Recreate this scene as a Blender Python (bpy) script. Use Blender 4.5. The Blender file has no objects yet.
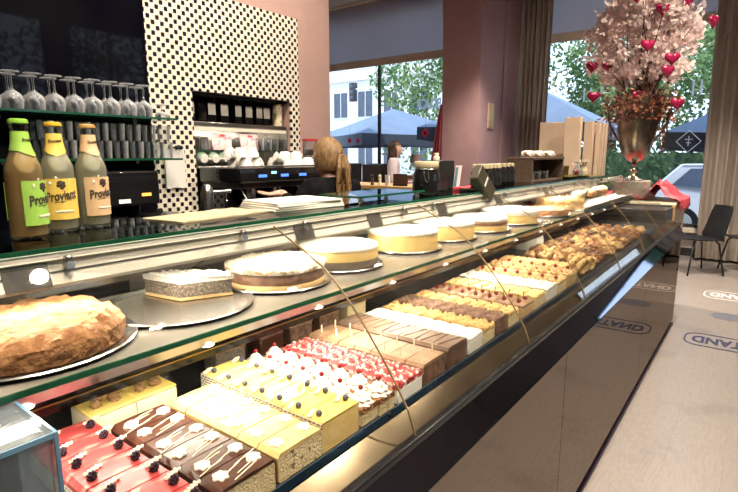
import bpy, bmesh, math, random
from mathutils import Vector, Matrix, noise
random.seed(7)
PI = math.pi
S = bpy.context.scene
COL = S.collection

# ---------------------------------------------------------------- materials
def nt(name):
    m = bpy.data.materials.new(name); m.use_nodes = True
    t = m.node_tree; t.nodes.clear()
    out = t.nodes.new('ShaderNodeOutputMaterial')
    return m, t, out
def N(t, typ, **kw):
    n = t.nodes.new(typ)
    for k, v in kw.items():
        if k in n.inputs: n.inputs[k].default_value = v
        else: setattr(n, k, v)
    return n
def c4(c): return (c[0], c[1], c[2], 1)
def mat(name, c, rough=.5, metal=0., c2=None, scale=20., bump=0., bscale=None, spec=.5, sss=0., stretch=None, detail=3., lo=.4, hi=.6, emit=None, es=0., coat=0.):
    m, t, out = nt(name)
    p = N(t, 'ShaderNodeBsdfPrincipled'); t.links.new(p.outputs[0], out.inputs[0])
    p.inputs['Base Color'].default_value = c4(c)
    p.inputs['Roughness'].default_value = rough; p.inputs['Metallic'].default_value = metal
    p.inputs['Specular IOR Level'].default_value = spec
    if coat: p.inputs['Coat Weight'].default_value = coat
    if emit:
        p.inputs['Emission Color'].default_value = c4(emit); p.inputs['Emission Strength'].default_value = es
    if c2 or bump:
        tc = N(t, 'ShaderNodeTexCoord'); mp = N(t, 'ShaderNodeMapping')
        if stretch: mp.inputs['Scale'].default_value = stretch
        t.links.new(tc.outputs['Object'], mp.inputs[0])
    if c2:
        nz = N(t, 'ShaderNodeTexNoise', Scale=scale, Detail=detail); t.links.new(mp.outputs[0], nz.inputs['Vector'])
        rp = N(t, 'ShaderNodeValToRGB'); rp.color_ramp.elements[0].position = lo; rp.color_ramp.elements[1].position = hi
        rp.color_ramp.elements[0].color = c4(c); rp.color_ramp.elements[1].color = c4(c2)
        t.links.new(nz.outputs['Fac'], rp.inputs[0]); t.links.new(rp.outputs[0], p.inputs['Base Color'])
    if bump:
        nb = N(t, 'ShaderNodeTexNoise', Scale=bscale or scale, Detail=4.); t.links.new(mp.outputs[0], nb.inputs['Vector'])
        b = N(t, 'ShaderNodeBump', Strength=bump, Distance=.01); t.links.new(nb.outputs['Fac'], b.inputs['Height'])
        t.links.new(b.outputs[0], p.inputs['Normal'])
    return m
def pane(name, tint=(1, 1, 1), ior=1.45, gl=1., extra=0., ec=(1, 1, 1), edge=False):
    """clear glass: straight-through light plus a Fresnel mirror"""
    m, t, out = nt(name)
    tr = N(t, 'ShaderNodeBsdfTransparent'); tr.inputs[0].default_value = c4(tint)
    g = N(t, 'ShaderNodeBsdfGlossy', Roughness=.02)
    fr = N(t, 'ShaderNodeFresnel', IOR=ior)
    mu = N(t, 'ShaderNodeMath', operation='MULTIPLY'); mu.inputs[1].default_value = gl
    t.links.new(fr.outputs[0], mu.inputs[0])
    mx = N(t, 'ShaderNodeMixShader'); t.links.new(mu.outputs[0], mx.inputs[0])
    t.links.new(tr.outputs[0], mx.inputs[1]); t.links.new(g.outputs[0], mx.inputs[2])
    last = mx
    if extra:
        d = N(t, 'ShaderNodeBsdfPrincipled', Roughness=.1); d.inputs['Base Color'].default_value = c4(ec)
        m2 = N(t, 'ShaderNodeMixShader')
        if edge:
            lw = N(t, 'ShaderNodeLayerWeight', Blend=.35); mm = N(t, 'ShaderNodeMath', operation='MULTIPLY'); mm.inputs[1].default_value = extra
            t.links.new(lw.outputs['Facing'], mm.inputs[0]); t.links.new(mm.outputs[0], m2.inputs[0])
        else: m2.inputs[0].default_value = extra
        t.links.new(mx.outputs[0], m2.inputs[1]); t.links.new(d.outputs[0], m2.inputs[2]); last = m2
    t.links.new(last.outputs[0], out.inputs[0])
    return m
M = {}
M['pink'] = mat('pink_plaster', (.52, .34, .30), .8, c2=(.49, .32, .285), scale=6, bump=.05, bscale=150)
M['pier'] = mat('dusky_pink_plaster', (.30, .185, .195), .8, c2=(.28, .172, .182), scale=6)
M['ceil'] = mat('ceiling_paint', (.75, .74, .72), .9, c2=(.72, .71, .69), scale=3)
M['plaster'] = mat('grey_plaster', (.5, .47, .45), .9, c2=(.47, .44, .42), scale=4)
M['dark_panel'] = mat('black_glass_panel', (.003, .003, .006), .03, spec=.10, c2=(.006, .006, .008), scale=2)
M['black'] = mat('black_plastic', (.009, .009, .010), .4, spec=.3, c2=(.016, .016, .017), scale=30)
M['black_gloss'] = mat('black_gloss', (.008, .008, .009), .08, c2=(.011, .011, .012), scale=9)
M['steel'] = mat('brushed_steel', (.62, .6, .57), .25, 1., c2=(.55, .53, .5), scale=40, stretch=(1, 20, 20))
M['alu'] = mat('cream_aluminium', (.84, .80, .68), .35, .0, c2=(.81, .77, .65), scale=8, stretch=(1, 8, 8))
M['shelfgrey'] = mat('smoked_shelf_glass', (.16, .145, .12), .12, .0, c2=(.18, .16, .135), scale=8)
M['shelfrim'] = mat('grey_metal_rim', (.38, .38, .40), .22, .8, c2=(.34, .34, .37), scale=10)
M['mirror'] = mat('smoked_mirror', (.27, .235, .215), .015, 1., c2=(.265, .23, .21), scale=1.2)
M['band'] = mat('navy_gloss_band', (.22, .24, .30), .05, 1., c2=(.21, .23, .29), scale=2)
def tinted_mirror(name, c, rough):
    m, t, out = nt(name); g = N(t, 'ShaderNodeBsdfGlossy', Roughness=rough)
    nz = N(t, 'ShaderNodeTexNoise', Scale=1.5); tc = N(t, 'ShaderNodeTexCoord'); t.links.new(tc.outputs['Object'], nz.inputs['Vector'])
    mx = N(t, 'ShaderNodeMix', data_type='RGBA'); t.links.new(nz.outputs['Fac'], mx.inputs[0]); mx.inputs[6].default_value = c4(c); mx.inputs[7].default_value = c4([q*.96 for q in c])
    t.links.new(mx.outputs[2], g.inputs[0]); t.links.new(g.outputs[0], out.inputs[0]); M[name] = m
tinted_mirror('mirror', (.29, .25, .225), .015); tinted_mirror('band', (.30, .33, .42), .04)
M['rail'] = mat('black_rail', (.006, .006, .007), .25, c2=(.01, .01, .011), scale=15)
M['ledge'] = mat('bronze_ledge', (.42, .33, .21), .16, 1., c2=(.36, .28, .18), scale=12)
M['glass'] = pane('curved_glass', (.985, .99, .985), 1.22, .42)
M['topglass'] = pane('top_glass', (.80, .90, .85), 1.5, 1.)
M['wglass'] = pane('window_glass', (.97, .985, 1.), 1.35, .7)
M['greenedge'] = mat('green_glass_edge', (.008, .06, .03), .12, c2=(.012, .08, .04), scale=14)
M['seam'] = mat('glass_edge', (.20, .14, .075), .3, c2=(.25, .18, .10), scale=25)
M['blueedge'] = mat('blue_glass_edge', (.10, .22, .34), .1, c2=(.14, .28, .4), scale=12)
M['clear'] = pane('drinking_glass', (.94, .95, .96), 1.45, 1., .8, (.85, .86, .9), True)
M['shelfglass'] = pane('green_shelf_glass', (.55, .75, .62), 1.5, 1., .2, (.12, .3, .2))
M['kick'] = mat('violet_black_trim', (.012, .004, .018), .4, c2=(.016, .006, .022), scale=9)
M['trayglass'] = mat('dark_blue_glass_lip', (.015, .035, .06), .08, c2=(.02, .045, .075), scale=9)
M['boxglass'] = pane('box_glass', (.90, .95, .97), 1.4, .8, .10, (.55, .65, .72))
M['tray'] = mat('tray_black', (.02, .02, .02), .25, .0, c2=(.03, .03, .03), scale=20)
M['white'] = mat('white_porcelain', (.8, .78, .74), .2, c2=(.78, .76, .72), scale=9)
M['paper'] = mat('pastry_paper', (.78, .74, .64), .8, c2=(.73, .69, .59), scale=12)
M['kraft'] = mat('kraft_paper', (.44, .36, .23), .8, c2=(.40, .325, .205), scale=14)
M['brownbox'] = mat('tan_cardboard', (.62, .46, .34), .75, c2=(.58, .43, .31), scale=10)
M['wood'] = mat('dark_wood', (.10, .06, .042), .5, c2=(.07, .04, .026), scale=6, stretch=(1, 12, 12))
M['lightwood'] = mat('honey_wood', (.55, .36, .15), .45, c2=(.47, .29, .11), scale=5, stretch=(1, 12, 12))
M['stone'] = mat('grey_stone', (.27, .24, .20), .7, c2=(.2, .18, .15), scale=25, bump=.3)
M['redcloth'] = mat('red_cloth', (.55, .03, .05), .6, c2=(.48, .025, .045), scale=30)
M['gold'] = mat('aged_silver_gold', (.46, .41, .32), .27, 1., c2=(.27, .235, .18), scale=7)
M['goldtray'] = mat('gold_tray', (.55, .38, .14), .3, 1., c2=(.5, .34, .12), scale=9)
M['curtain'] = mat('taupe_curtain', (.36, .31, .265), .9, c2=(.29, .245, .21), scale=5, stretch=(8, 8, .4))
M['blind'] = mat('grey_blind', (.52, .48, .48), .9, c2=(.50, .455, .46), scale=30, stretch=(1, 6, .4))
def blind_mat():
    m = M['blind']; t = m.node_tree; p = [n for n in t.nodes if n.type == 'BSDF_PRINCIPLED'][0]; out = [n for n in t.nodes if n.type == 'OUTPUT_MATERIAL'][0]
    tl = N(t, 'ShaderNodeBsdfTranslucent'); tl.inputs[0].default_value = (.8, .78, .8, 1); mx = N(t, 'ShaderNodeMixShader'); mx.inputs[0].default_value = .5
    t.links.new(p.outputs[0], mx.inputs[1]); t.links.new(tl.outputs[0], mx.inputs[2]); t.links.new(mx.outputs[0], out.inputs[0])
blind_mat()
M['oakbar'] = mat('blind_bar', (.66, .57, .46), .7, c2=(.63, .54, .43), scale=9)
M['frame'] = mat('dark_frame', (.02, .02, .025), .4, c2=(.025, .025, .03), scale=9)
M['skin'] = mat('skin', (.60, .36, .27), .5, c2=(.56, .33, .25), scale=15)
M['blonde'] = mat('blonde_hair', (.24, .135, .048), .5, c2=(.11, .055, .02), scale=9, stretch=(16, 16, 1.5), bump=.5, bscale=14)
M['brown_hair'] = mat('brown_hair', (.07, .035, .02), .45, c2=(.04, .02, .012), scale=12, stretch=(14, 14, 1.5), bump=.4)
M['blackcloth'] = mat('black_cloth', (.004, .004, .005), .9, spec=.05, c2=(.007, .007, .008), scale=20)
M['palecloth'] = mat('pale_blouse', (.55, .5, .55), .9, c2=(.5, .45, .5), scale=12)
M['jeans'] = mat('denim', (.05, .07, .13), .9, c2=(.06, .085, .15), scale=30)
M['amber'] = mat('lamp_amber', (.8, .3, .05), .4, emit=(1, .35, .06), es=2.)
M['bluescreen'] = mat('blue_display', (.02, .05, .3), .3, emit=(.08, .22, 1.), es=2.2)
M['cyan'] = mat('cyan_display', (.1, .3, .4), .3, emit=(.25, .75, 1.), es=2.5)
M['greenled'] = mat('green_display', (.1, .4, .05), .3, emit=(.3, .85, .1), es=1.2)
M['purple'] = mat('purple_screen', (.06, .01, .09), .2, emit=(.20, .03, .32), es=.5)
M['lampglow'] = mat('lamp_glow', (1, .9, .7), .5, emit=(1, .9, .72), es=5.)
M['olive'] = mat('olive_plastic', (.028, .023, .011), .5, c2=(.034, .028, .013), scale=10)
M['decal'] = mat('white_decal', (.85, .87, .9), .6)
def vinyl():
    m, t, out = nt('white_window_vinyl'); d = N(t, 'ShaderNodeBsdfDiffuse'); d.inputs[0].default_value = (.85, .87, .9, 1); tl = N(t, 'ShaderNodeBsdfTranslucent'); tl.inputs[0].default_value = (.95, .97, 1, 1)
    mx = N(t, 'ShaderNodeMixShader'); mx.inputs[0].default_value = .75; t.links.new(d.outputs[0], mx.inputs[1]); t.links.new(tl.outputs[0], mx.inputs[2]); t.links.new(mx.outputs[0], out.inputs[0]); M['vinyl'] = m
vinyl()
M['slate'] = mat('slate_tag', (.04, .037, .033), .6, c2=(.05, .045, .04), scale=25)
# food
M['sponge'] = mat('sponge', (.86, .70, .40), .85, c2=(.76, .58, .30), scale=130, bump=.5, bscale=260)
M['marble'] = mat('raisin_sponge', (.84, .66, .36), .85, c2=(.24, .12, .05), scale=75, bump=.4, bscale=200, lo=.58, hi=.66)
M['choc'] = mat('chocolate_glaze', (.06, .021, .012), .3, c2=(.085, .03, .016), scale=20)
M['chocbrown'] = mat('cocoa', (.12, .055, .03), .65, c2=(.22, .12, .07), scale=60, bump=.4)
M['mocha'] = mat('mocha_cream', (.27, .155, .085), .5, c2=(.36, .22, .13), scale=30, bump=.2)
M['greychoc'] = mat('milk_chocolate', (.22, .14, .095), .4, c2=(.17, .105, .07), scale=25)
M['yellow'] = mat('egg_yolk_glaze', (.88, .66, .19), .22, c2=(.85, .61, .15), scale=16)
M['custard'] = mat('vanilla_frosting', (.80, .60, .25), .4, c2=(.76, .55, .20), scale=40, bump=.15)
M['redglaze'] = mat('raspberry_glaze', (.38, .045, .045), .35, c2=(.62, .22, .18), scale=26, stretch=(1, 3, 1), lo=.5, hi=.75)
M['palecream'] = mat('pale_cream', (.86, .77, .55), .5, c2=(.83, .73, .5), scale=18)
M['cream'] = mat('whipped_cream', (.90, .86, .76), .5, c2=(.88, .83, .72), scale=18)
M['icing'] = mat('icing_sugar', (.88, .83, .72), .85, c2=(.74, .60, .40), scale=120, bump=.8, bscale=170, lo=.56, hi=.7)
M['icing_sparse'] = mat('sugared_crumble', (.86, .80, .66), .85, c2=(.50, .30, .13), scale=85, bump=.9, bscale=120, lo=.45, hi=.62)
M['crumble'] = mat('golden_crumble', (.22, .092, .03), .85, c2=(.34, .165, .06), scale=60, bump=1., bscale=80, lo=.42, hi=.66)
M['poppy'] = mat('poppy_seed', (.11, .085, .065), .85, c2=(.30, .24, .17), scale=240, bump=.5, bscale=260, lo=.5, hi=.62)
M['crust'] = mat('shortcrust', (.70, .47, .22), .7, c2=(.62, .40, .17), scale=50, bump=.4)
M['cheesecake'] = mat('cheesecake_side', (.84, .60, .22), .55, c2=(.80, .53, .17), scale=24, bump=.2)
M['chocspeck'] = mat('cream_with_chocolate_flakes', (.88, .83, .72), .6, c2=(.10, .05, .03), scale=110, lo=.62, hi=.66)
M['walnut'] = mat('walnut', (.34, .19, .08), .6, c2=(.26, .14, .055), scale=120, bump=.8)
M['blackberry'] = mat('blackberry', (.018, .008, .016), .22, c2=(.03, .012, .025), scale=60)
M['blueberry'] = mat('blueberry', (.06, .06, .10), .4, c2=(.04, .04, .075), scale=60)
M['redberry'] = mat('red_berry', (.30, .012, .018), .25, c2=(.22, .01, .014), scale=60)
M['redcrumb'] = mat('raspberry_crumble', (.36, .028, .03), .6, c2=(.86, .74, .62), scale=60, bump=.8, bscale=90, lo=.50, hi=.62)
M['nut'] = mat('caramel_nut', (.22, .085, .028), .5, c2=(.42, .20, .07), scale=110, bump=.9, bscale=120)
M['flake'] = mat('almond_flakes', (.74, .53, .21), .55, c2=(.50, .27, .08), scale=75, bump=.9, bscale=80)
M['whitechoc'] = mat('white_chocolate', (.88, .80, .60), .35, c2=(.86, .77, .56), scale=20)
M['fruitmix'] = mat('fruit_streusel', (.66, .44, .18), .6, c2=(.34, .03, .03), scale=60, bump=.8, bscale=70, lo=.57, hi=.64)
M['bread'] = mat('baked_crust', (.22, .095, .03), .55, c2=(.40, .20, .07), scale=30, bump=.4)
def collar_mat():
    m, t, out = nt('printed_cake_collar')
    p = N(t, 'ShaderNodeBsdfPrincipled', Roughness=.3); t.links.new(p.outputs[0], out.inputs[0])
    tc = N(t, 'ShaderNodeTexCoord'); sp = N(t, 'ShaderNodeSeparateXYZ'); t.links.new(tc.outputs['Object'], sp.inputs[0])
    cb = N(t, 'ShaderNodeCombineXYZ'); t.links.new(sp.outputs['Y'], cb.inputs[0]); t.links.new(sp.outputs['Z'], cb.inputs[1])
    b = N(t, 'ShaderNodeTexBrick', Scale=1.); t.links.new(cb.outputs[0], b.inputs['Vector'])
    b.inputs['Color1'].default_value = (.03, .02, .015, 1); b.inputs['Color2'].default_value = (.05, .03, .02, 1); b.inputs['Mortar'].default_value = (.85, .8, .65, 1)
    b.inputs['Mortar Size'].default_value = .0016; b.inputs['Brick Width'].default_value = .011; b.inputs['Row Height'].default_value = .006
    t.links.new(b.outputs[0], p.inputs['Base Color'])
    return m
M['collar'] = collar_mat()
def mosaic_mat():
    m, t, out = nt('black_white_mosaic')
    p = N(t, 'ShaderNodeBsdfPrincipled', Roughness=.25); t.links.new(p.outputs[0], out.inputs[0])
    tc = N(t, 'ShaderNodeTexCoord'); sp = N(t, 'ShaderNodeSeparateXYZ'); t.links.new(tc.outputs['Object'], sp.inputs[0])
    def mth(op, a, b=None):
        n = N(t, 'ShaderNodeMath', operation=op)
        for i, v in enumerate((a, b)):
            if v is None: continue
            if isinstance(v, (int, float)): n.inputs[i].default_value = v
            else: t.links.new(v, n.inputs[i])
        return n.outputs[0]
    T = .0295
    u = mth('DIVIDE', sp.outputs['X'], T); v = mth('DIVIDE', sp.outputs['Z'], T)
    fu, fv = mth('FLOOR', u), mth('FLOOR', v)
    par = mth('MODULO', mth('ADD', mth('ADD', fu, fv), 1000.), 2.)
    du = mth('ABSOLUTE', mth('SUBTRACT', mth('FRACT', u), .5)); dv = mth('ABSOLUTE', mth('SUBTRACT', mth('FRACT', v), .5))
    ins = mth('MULTIPLY', mth('LESS_THAN', du, .40), mth('LESS_THAN', dv, .43))
    ins = mth('MULTIPLY', ins, mth('LESS_THAN', mth('ADD', du, dv), .72))
    blk = mth('MULTIPLY', ins, mth('GREATER_THAN', par, .5))
    mx = N(t, 'ShaderNodeMix', data_type='RGBA'); t.links.new(blk, mx.inputs[0])
    mx.inputs[6].default_value = (.82, .76, .62, 1); mx.inputs[7].default_value = (.012, .008, .02, 1)
    t.links.new(mx.outputs[2], p.inputs['Base Color'])
    return m
M['mosaic'] = mosaic_mat()
def floor_mat():
    m, t, out = nt('pale_oak_planks')
    p = N(t, 'ShaderNodeBsdfPrincipled', Roughness=.30); t.links.new(p.outputs[0], out.inputs[0])
    p.inputs['Specular IOR Level'].default_value = .75
    tc = N(t, 'ShaderNodeTexCoord')
    br = N(t, 'ShaderNodeTexBrick', Scale=1.); t.links.new(tc.outputs['Object'], br.inputs['Vector'])
    br.inputs['Brick Width'].default_value = 2.2; br.inputs['Row Height'].default_value = .24; br.inputs['Mortar Size'].default_value = .0012
    br.inputs['Color1'].default_value = (.30, .268, .25, 1); br.inputs['Color2'].default_value = (.262, .232, .215, 1); br.inputs['Mortar'].default_value = (.27, .2, .15, 1)
    mp = N(t, 'ShaderNodeMapping'); mp.inputs['Scale'].default_value = (.9, 6., 1); t.links.new(tc.outputs['Object'], mp.inputs[0])
    nz = N(t, 'ShaderNodeTexNoise', Scale=1.6, Detail=6., Distortion=2.2); t.links.new(mp.outputs[0], nz.inputs['Vector'])
    wv = N(t, 'ShaderNodeMath', operation='MULTIPLY'); wv.inputs[1].default_value = 60.; t.links.new(nz.outputs['Fac'], wv.inputs[0])
    sn = N(t, 'ShaderNodeMath', operation='SINE'); t.links.new(wv.outputs[0], sn.inputs[0])
    mr = N(t, 'ShaderNodeMapRange'); mr.inputs[1].default_value = -1; mr.inputs[2].default_value = 1; mr.inputs[3].default_value = .90; mr.inputs[4].default_value = 1.04
    t.links.new(sn.outputs[0], mr.inputs[0])
    mx = N(t, 'ShaderNodeMix', data_type='RGBA', blend_type='MULTIPLY'); mx.inputs[0].default_value = 1.
    t.links.new(br.outputs[0], mx.inputs[6]); t.links.new(mr.outputs[0], mx.inputs[7])
    nk = N(t, 'ShaderNodeTexNoise', Scale=2.4, Detail=3.); t.links.new(tc.outputs['Object'], nk.inputs['Vector'])
    m3 = N(t, 'ShaderNodeMapRange'); m3.inputs[1].default_value = .56; m3.inputs[2].default_value = .75; m3.inputs[3].default_value = 1.; m3.inputs[4].default_value = .72
    t.links.new(nk.outputs['Fac'], m3.inputs[0])
    m4 = N(t, 'ShaderNodeMix', data_type='RGBA', blend_type='MULTIPLY'); m4.inputs[0].default_value = 1.
    t.links.new(mx.outputs[2], m4.inputs[6]); t.links.new(m3.outputs[0], m4.inputs[7])
    t.links.new(m4.outputs[2], p.inputs['Base Color'])
    return m
M['floor'] = floor_mat()

# ---------------------------------------------------------------- builders
def wloc(o):
    v = Vector((0, 0, 0))
    while o: v += o.location; o = o.parent
    return v
class MB:
    """one mesh: shapes are given in the parent's own frame (or the world's) and linked as one object"""
    def __init__(s): s.bm = bmesh.new()
    def box(s, x0, x1, y0, y1, z0, z1, bev=0., seg=1, rot=0., rx=0., ry=0., origin=None):
        r = bmesh.ops.create_cube(s.bm, size=1.)
        vs = r['verts']; cx, cy, cz = (x0+x1)/2, (y0+y1)/2, (z0+z1)/2
        for v in vs: v.co = Vector((v.co.x*abs(x1-x0), v.co.y*abs(y1-y0), v.co.z*abs(z1-z0)))
        if bev:
            es = list({e for v in vs for e in v.link_edges})
            rr = bmesh.ops.bevel(s.bm, geom=es, offset=bev, segments=seg, affect='EDGES', profile=.6)
            vs = list({v for f in rr['faces'] for v in f.verts} | {v for v in vs if v.is_valid})
        mx = Matrix.Translation((cx, cy, cz)) @ Matrix.Rotation(rot, 4, 'Z') @ Matrix.Rotation(ry, 4, 'Y') @ Matrix.Rotation(rx, 4, 'X')
        for v in vs: v.co = mx @ v.co
        return s
    def loft(s, rings, close=True, cap=True):
        R = [[s.bm.verts.new(p) for p in ring] for ring in rings]
        n = len(R[0])
        for a, b in zip(R, R[1:]):
            for i in range(n if close else n-1):
                j = (i+1) % n
                s.bm.faces.new((a[i], a[j], b[j], b[i]))
        if cap and close:
            for ring, fl in ((R[0], True), (R[-1], False)):
                try: s.bm.faces.new(ring[::-1] if fl else ring)
                except ValueError: pass
        return s
    def lathe(s, prof, c=(0, 0, 0), n=24, wob=None, cap=True, a0=0., a1=2*PI):
        rings = []
        for r, z in prof:
            ring = []
            for i in range(n):
                a = 2*PI*i/n
                rr = max(r, 1e-4) * (wob(a, z) if wob else 1)
                ring.append((c[0]+rr*math.cos(a), c[1]+rr*math.sin(a), c[2]+z))
            rings.append(ring)
        return s.loft(rings, True, cap)
    def tube(s, pts, rad, n=8, cap=True):
        pts = [Vector(p) for p in pts]
        if not isinstance(rad, (list, tuple)): rad = [rad]*len(pts)
        rings = []; up = Vector((0, 0, 1))
        for i, p in enumerate(pts):
            d = (pts[min(i+1, len(pts)-1)] - pts[max(i-1, 0)]).normalized()
            a = d.cross(up)
            if a.length < 1e-3: a = d.cross(Vector((1, 0, 0)))
            a.normalize(); b = a.cross(d).normalized()
            rings.append([p + (a*math.cos(2*PI*k/n) + b*math.sin(2*PI*k/n))*rad[i] for k in range(n)])
        return s.loft(rings, True, cap)
    def cyl(s, p0, p1, r, n=16): return s.tube([p0, p1], r, n)
    def ball(s, c, r, sub=2, sc=(1, 1, 1), amp=0., fr=30., rot=None):
        q = bmesh.ops.create_icosphere(s.bm, subdivisions=sub, radius=1.)
        for v in q['verts']:
            k = 1 + (amp*noise.noise(v.co*fr/10+Vector(c)*37) if amp else 0)
            p = Vector((v.co.x*sc[0], v.co.y*sc[1], v.co.z*sc[2]))*r*k
            if rot: p = rot @ p
            v.co = p + Vector(c)
        return s
    def prism(s, poly, x0, x1, axis='X'):
        """poly is a list of 2-D points swept along an axis"""
        f = {'X': lambda a, b, t: (t, a, b), 'Y': lambda a, b, t: (a, t, b), 'Z': lambda a, b, t: (a, b, t)}[axis]
        return s.loft([[f(a, b, x0) for a, b in poly], [f(a, b, x1) for a, b in poly]])
    def quad(s, a, b, c, d):
        s.bm.faces.new([s.bm.verts.new(p) for p in (a, b, c, d)]); return s
    def noisetop(s, L, W, h, amp, fr, nx=12, ny=8, z0=0., seed=0., inset=0.):
        """block with a rough top"""
        g = []
        for i in range(nx+1):
            row = []
            for j in range(ny+1):
                x = -L/2+L*i/nx; y = -W/2+W*j/ny
                e = min(i, nx-i, 1)*min(j, ny-j, 1)
                z = h + amp*noise.noise(Vector((x*fr, y*fr, seed))) + amp*.6*noise.noise(Vector((x*fr*2.3, y*fr*2.3, seed+5)))
                if not e: z -= inset
                row.append(s.bm.verts.new((x, y, z)))
            g.append(row)
        for i in range(nx):
            for j in range(ny): s.bm.faces.new((g[i][j], g[i+1][j], g[i+1][j+1], g[i][j+1]))
        rim = [g[i][0] for i in range(nx+1)] + [g[nx][j] for j in range(1, ny+1)] + [g[i][ny] for i in range(nx-1, -1, -1)] + [g[0][j] for j in range(ny-1, 0, -1)]
        low = [s.bm.verts.new((v.co.x, v.co.y, z0)) for v in rim]
        n = len(rim)
        for i in range(n):
            j = (i+1) % n; s.bm.faces.new((low[i], low[j], rim[j], rim[i]))
        s.bm.faces.new(low[::-1])
        return s
    def build(s, name, m, parent=None, world=False, smooth=True, loc=None, recalc=True):
        if recalc: bmesh.ops.recalc_face_normals(s.bm, faces=s.bm.faces)
        off = wloc(parent) if (parent and world) else Vector((0, 0, 0))
        if loc is not None: off = Vector(loc)
        if off.length:
            for v in s.bm.verts: v.co -= off
        me = bpy.data.meshes.new(name); s.bm.to_mesh(me); s.bm.free()
        me.materials.append(M[m] if isinstance(m, str) else m)
        if smooth:
            me.shade_smooth()
            try: me.set_sharp_from_angle(angle=math.radians(40))
            except Exception: pass
        o = bpy.data.objects.new(name, me); COL.objects.link(o)
        if parent: o.parent = parent
        if loc is not None: o.location = loc
        return o
def tag(o, label=None, cat=None, group=None, kind=None):
    if label: o['label'] = label
    if cat: o['category'] = cat
    if group: o['group'] = group
    if kind: o['kind'] = kind
    return o
def thing(name, label, cat, loc=(0, 0, 0), rz=0., group=None):
    o = bpy.data.objects.new(name, None); COL.objects.link(o)
    o.empty_display_size = .05
    o.location = loc; o.rotation_euler = (0, 0, rz)
    return tag(o, label, cat, group)
def dup(o, loc=None, rz=None, label=None, group=None, parent=None, scale=None):
    c = o.copy(); COL.objects.link(c)
    if parent: c.parent = parent
    for ch in list(o.children): dup(ch, parent=c)
    if loc is not None: c.location = loc
    if rz is not None: c.rotation_euler = (0, 0, rz)
    if scale is not None: c.scale = scale
    if label: c['label'] = label
    if group: c['group'] = group
    return c
def struct(name, mb, m, **k):
    return tag(mb.build(name, m, smooth=False, **k), kind='structure')
def text_mesh(txt, size, depth=.0008, fit=None, bold=0.):
    cu = bpy.data.curves.new('lettering', 'FONT'); cu.body = txt; cu.size = size; cu.align_x = 'CENTER'; cu.align_y = 'CENTER'; cu.extrude = depth; cu.offset = bold*size*2
    cu.resolution_u = 3
    o = bpy.data.objects.new('lettering', cu); COL.objects.link(o)
    dg = bpy.context.evaluated_depsgraph_get(); dg.update()
    me = bpy.data.meshes.new_from_object(o.evaluated_get(dg))
    bpy.data.objects.remove(o); bpy.data.curves.remove(cu)
    if fit:
        xs = [v.co.x for v in me.vertices]; ys = [v.co.y for v in me.vertices]
        cx, cy = (min(xs)+max(xs))/2, (min(ys)+max(ys))/2
        sx, sy = fit[0]/(max(xs)-min(xs)), fit[1]/(max(ys)-min(ys))
        for v in me.vertices: v.co.x = (v.co.x-cx)*sx; v.co.y = (v.co.y-cy)*sy
    return me
def text_obj(name, txt, size, m, parent, fn, fit=None, depth=.0008, bold=0.):
    me = text_mesh(txt, size, depth, fit, bold)
    for v in me.vertices: v.co = fn(v.co.x, v.co.y, v.co.z)
    me.materials.append(M[m]); me.name = name
    o = bpy.data.objects.new(name, me); COL.objects.link(o)
    if parent: o.parent = parent
    return o
ORD = ['first', 'second', 'third', 'fourth', 'fifth', 'sixth', 'seventh', 'eighth', 'ninth', 'tenth', 'eleventh', 'twelfth', 'thirteenth', 'fourteenth']

# ---------------------------------------------------------------- camera
f_px, vx, vy = 514., 764.-369., 246.-155.
pitch = math.atan(vy/f_px); yaw = math.atan(vx/math.hypot(f_px, vy))
fh = Vector((math.cos(yaw), math.sin(yaw), 0)); Rv = Vector((math.sin(yaw), -math.cos(yaw), 0))
Fv = fh*math.cos(pitch) - Vector((0, 0, math.sin(pitch))); Uv = Rv.cross(Fv)
cam = bpy.data.cameras.new('camera'); co = bpy.data.objects.new('camera', cam); COL.objects.link(co)
cam.sensor_width = 36.; cam.lens = f_px/738*36; cam.clip_start = .02; cam.clip_end = 300
mw = Matrix((Rv, Uv, -Fv)).transposed().to_4x4(); mw.translation = (0, 0, 1.5)
co.matrix_world = mw
S.camera = co

# ---------------------------------------------------------------- room shell
WX = 9.0; CZ = 4.6
struct('floor', MB().box(-3.2, WX+.3, -5.3, 9.3, -.12, 0), 'floor')
struct('ceiling', MB().box(-3.2, WX+.3, -5.3, 9.3, CZ, CZ+.2), 'ceil')
# back wall behind the coffee machine, with the niche cut out of it
NX0, NX1, NZ0, NZ1 = 1.99, 2.84, 1.02, 1.9
w = MB(); w.box(-3.0, NX0, 2.91, 3.3, 0, CZ).box(NX1, 3.31, 2.91, 3.3, 0, CZ).box(NX0, NX1, 2.91, 3.3, NZ1, CZ).box(NX0, NX1, 2.91, 3.3, 0, NZ0).box(NX0, NX1, 3.22, 3.3, NZ0, NZ1)
struct('wall_back', w, 'pink')
w = MB(); MX0, MX1, MZ1 = 1.70, 2.935, 2.50
w.box(MX0, NX0, 2.895, 2.908, .9, MZ1).box(NX1, MX1, 2.895, 2.908, .9, MZ1).box(NX0, NX1, 2.895, 2.908, NZ1, MZ1).box(NX0, NX1, 2.895, 2.908, .9, NZ0)
struct('wall_mosaic', w, 'mosaic')
struct('wall_panel', MB().box(-3.0, MX0-.004, 2.885, 2.908, 0, CZ-.01), 'dark_panel')
struct('wall_return', MB().box(3.1, 3.31, 3.301, 9.0, 0, CZ), 'pink')
struct('wall_left', MB().box(3.1, WX+.3, 9.0, 9.3, 0, CZ), 'pink')
struct('wall_near', MB().box(-3.2, -3.0, -5.3, 3.3, 0, CZ), 'plaster')
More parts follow.
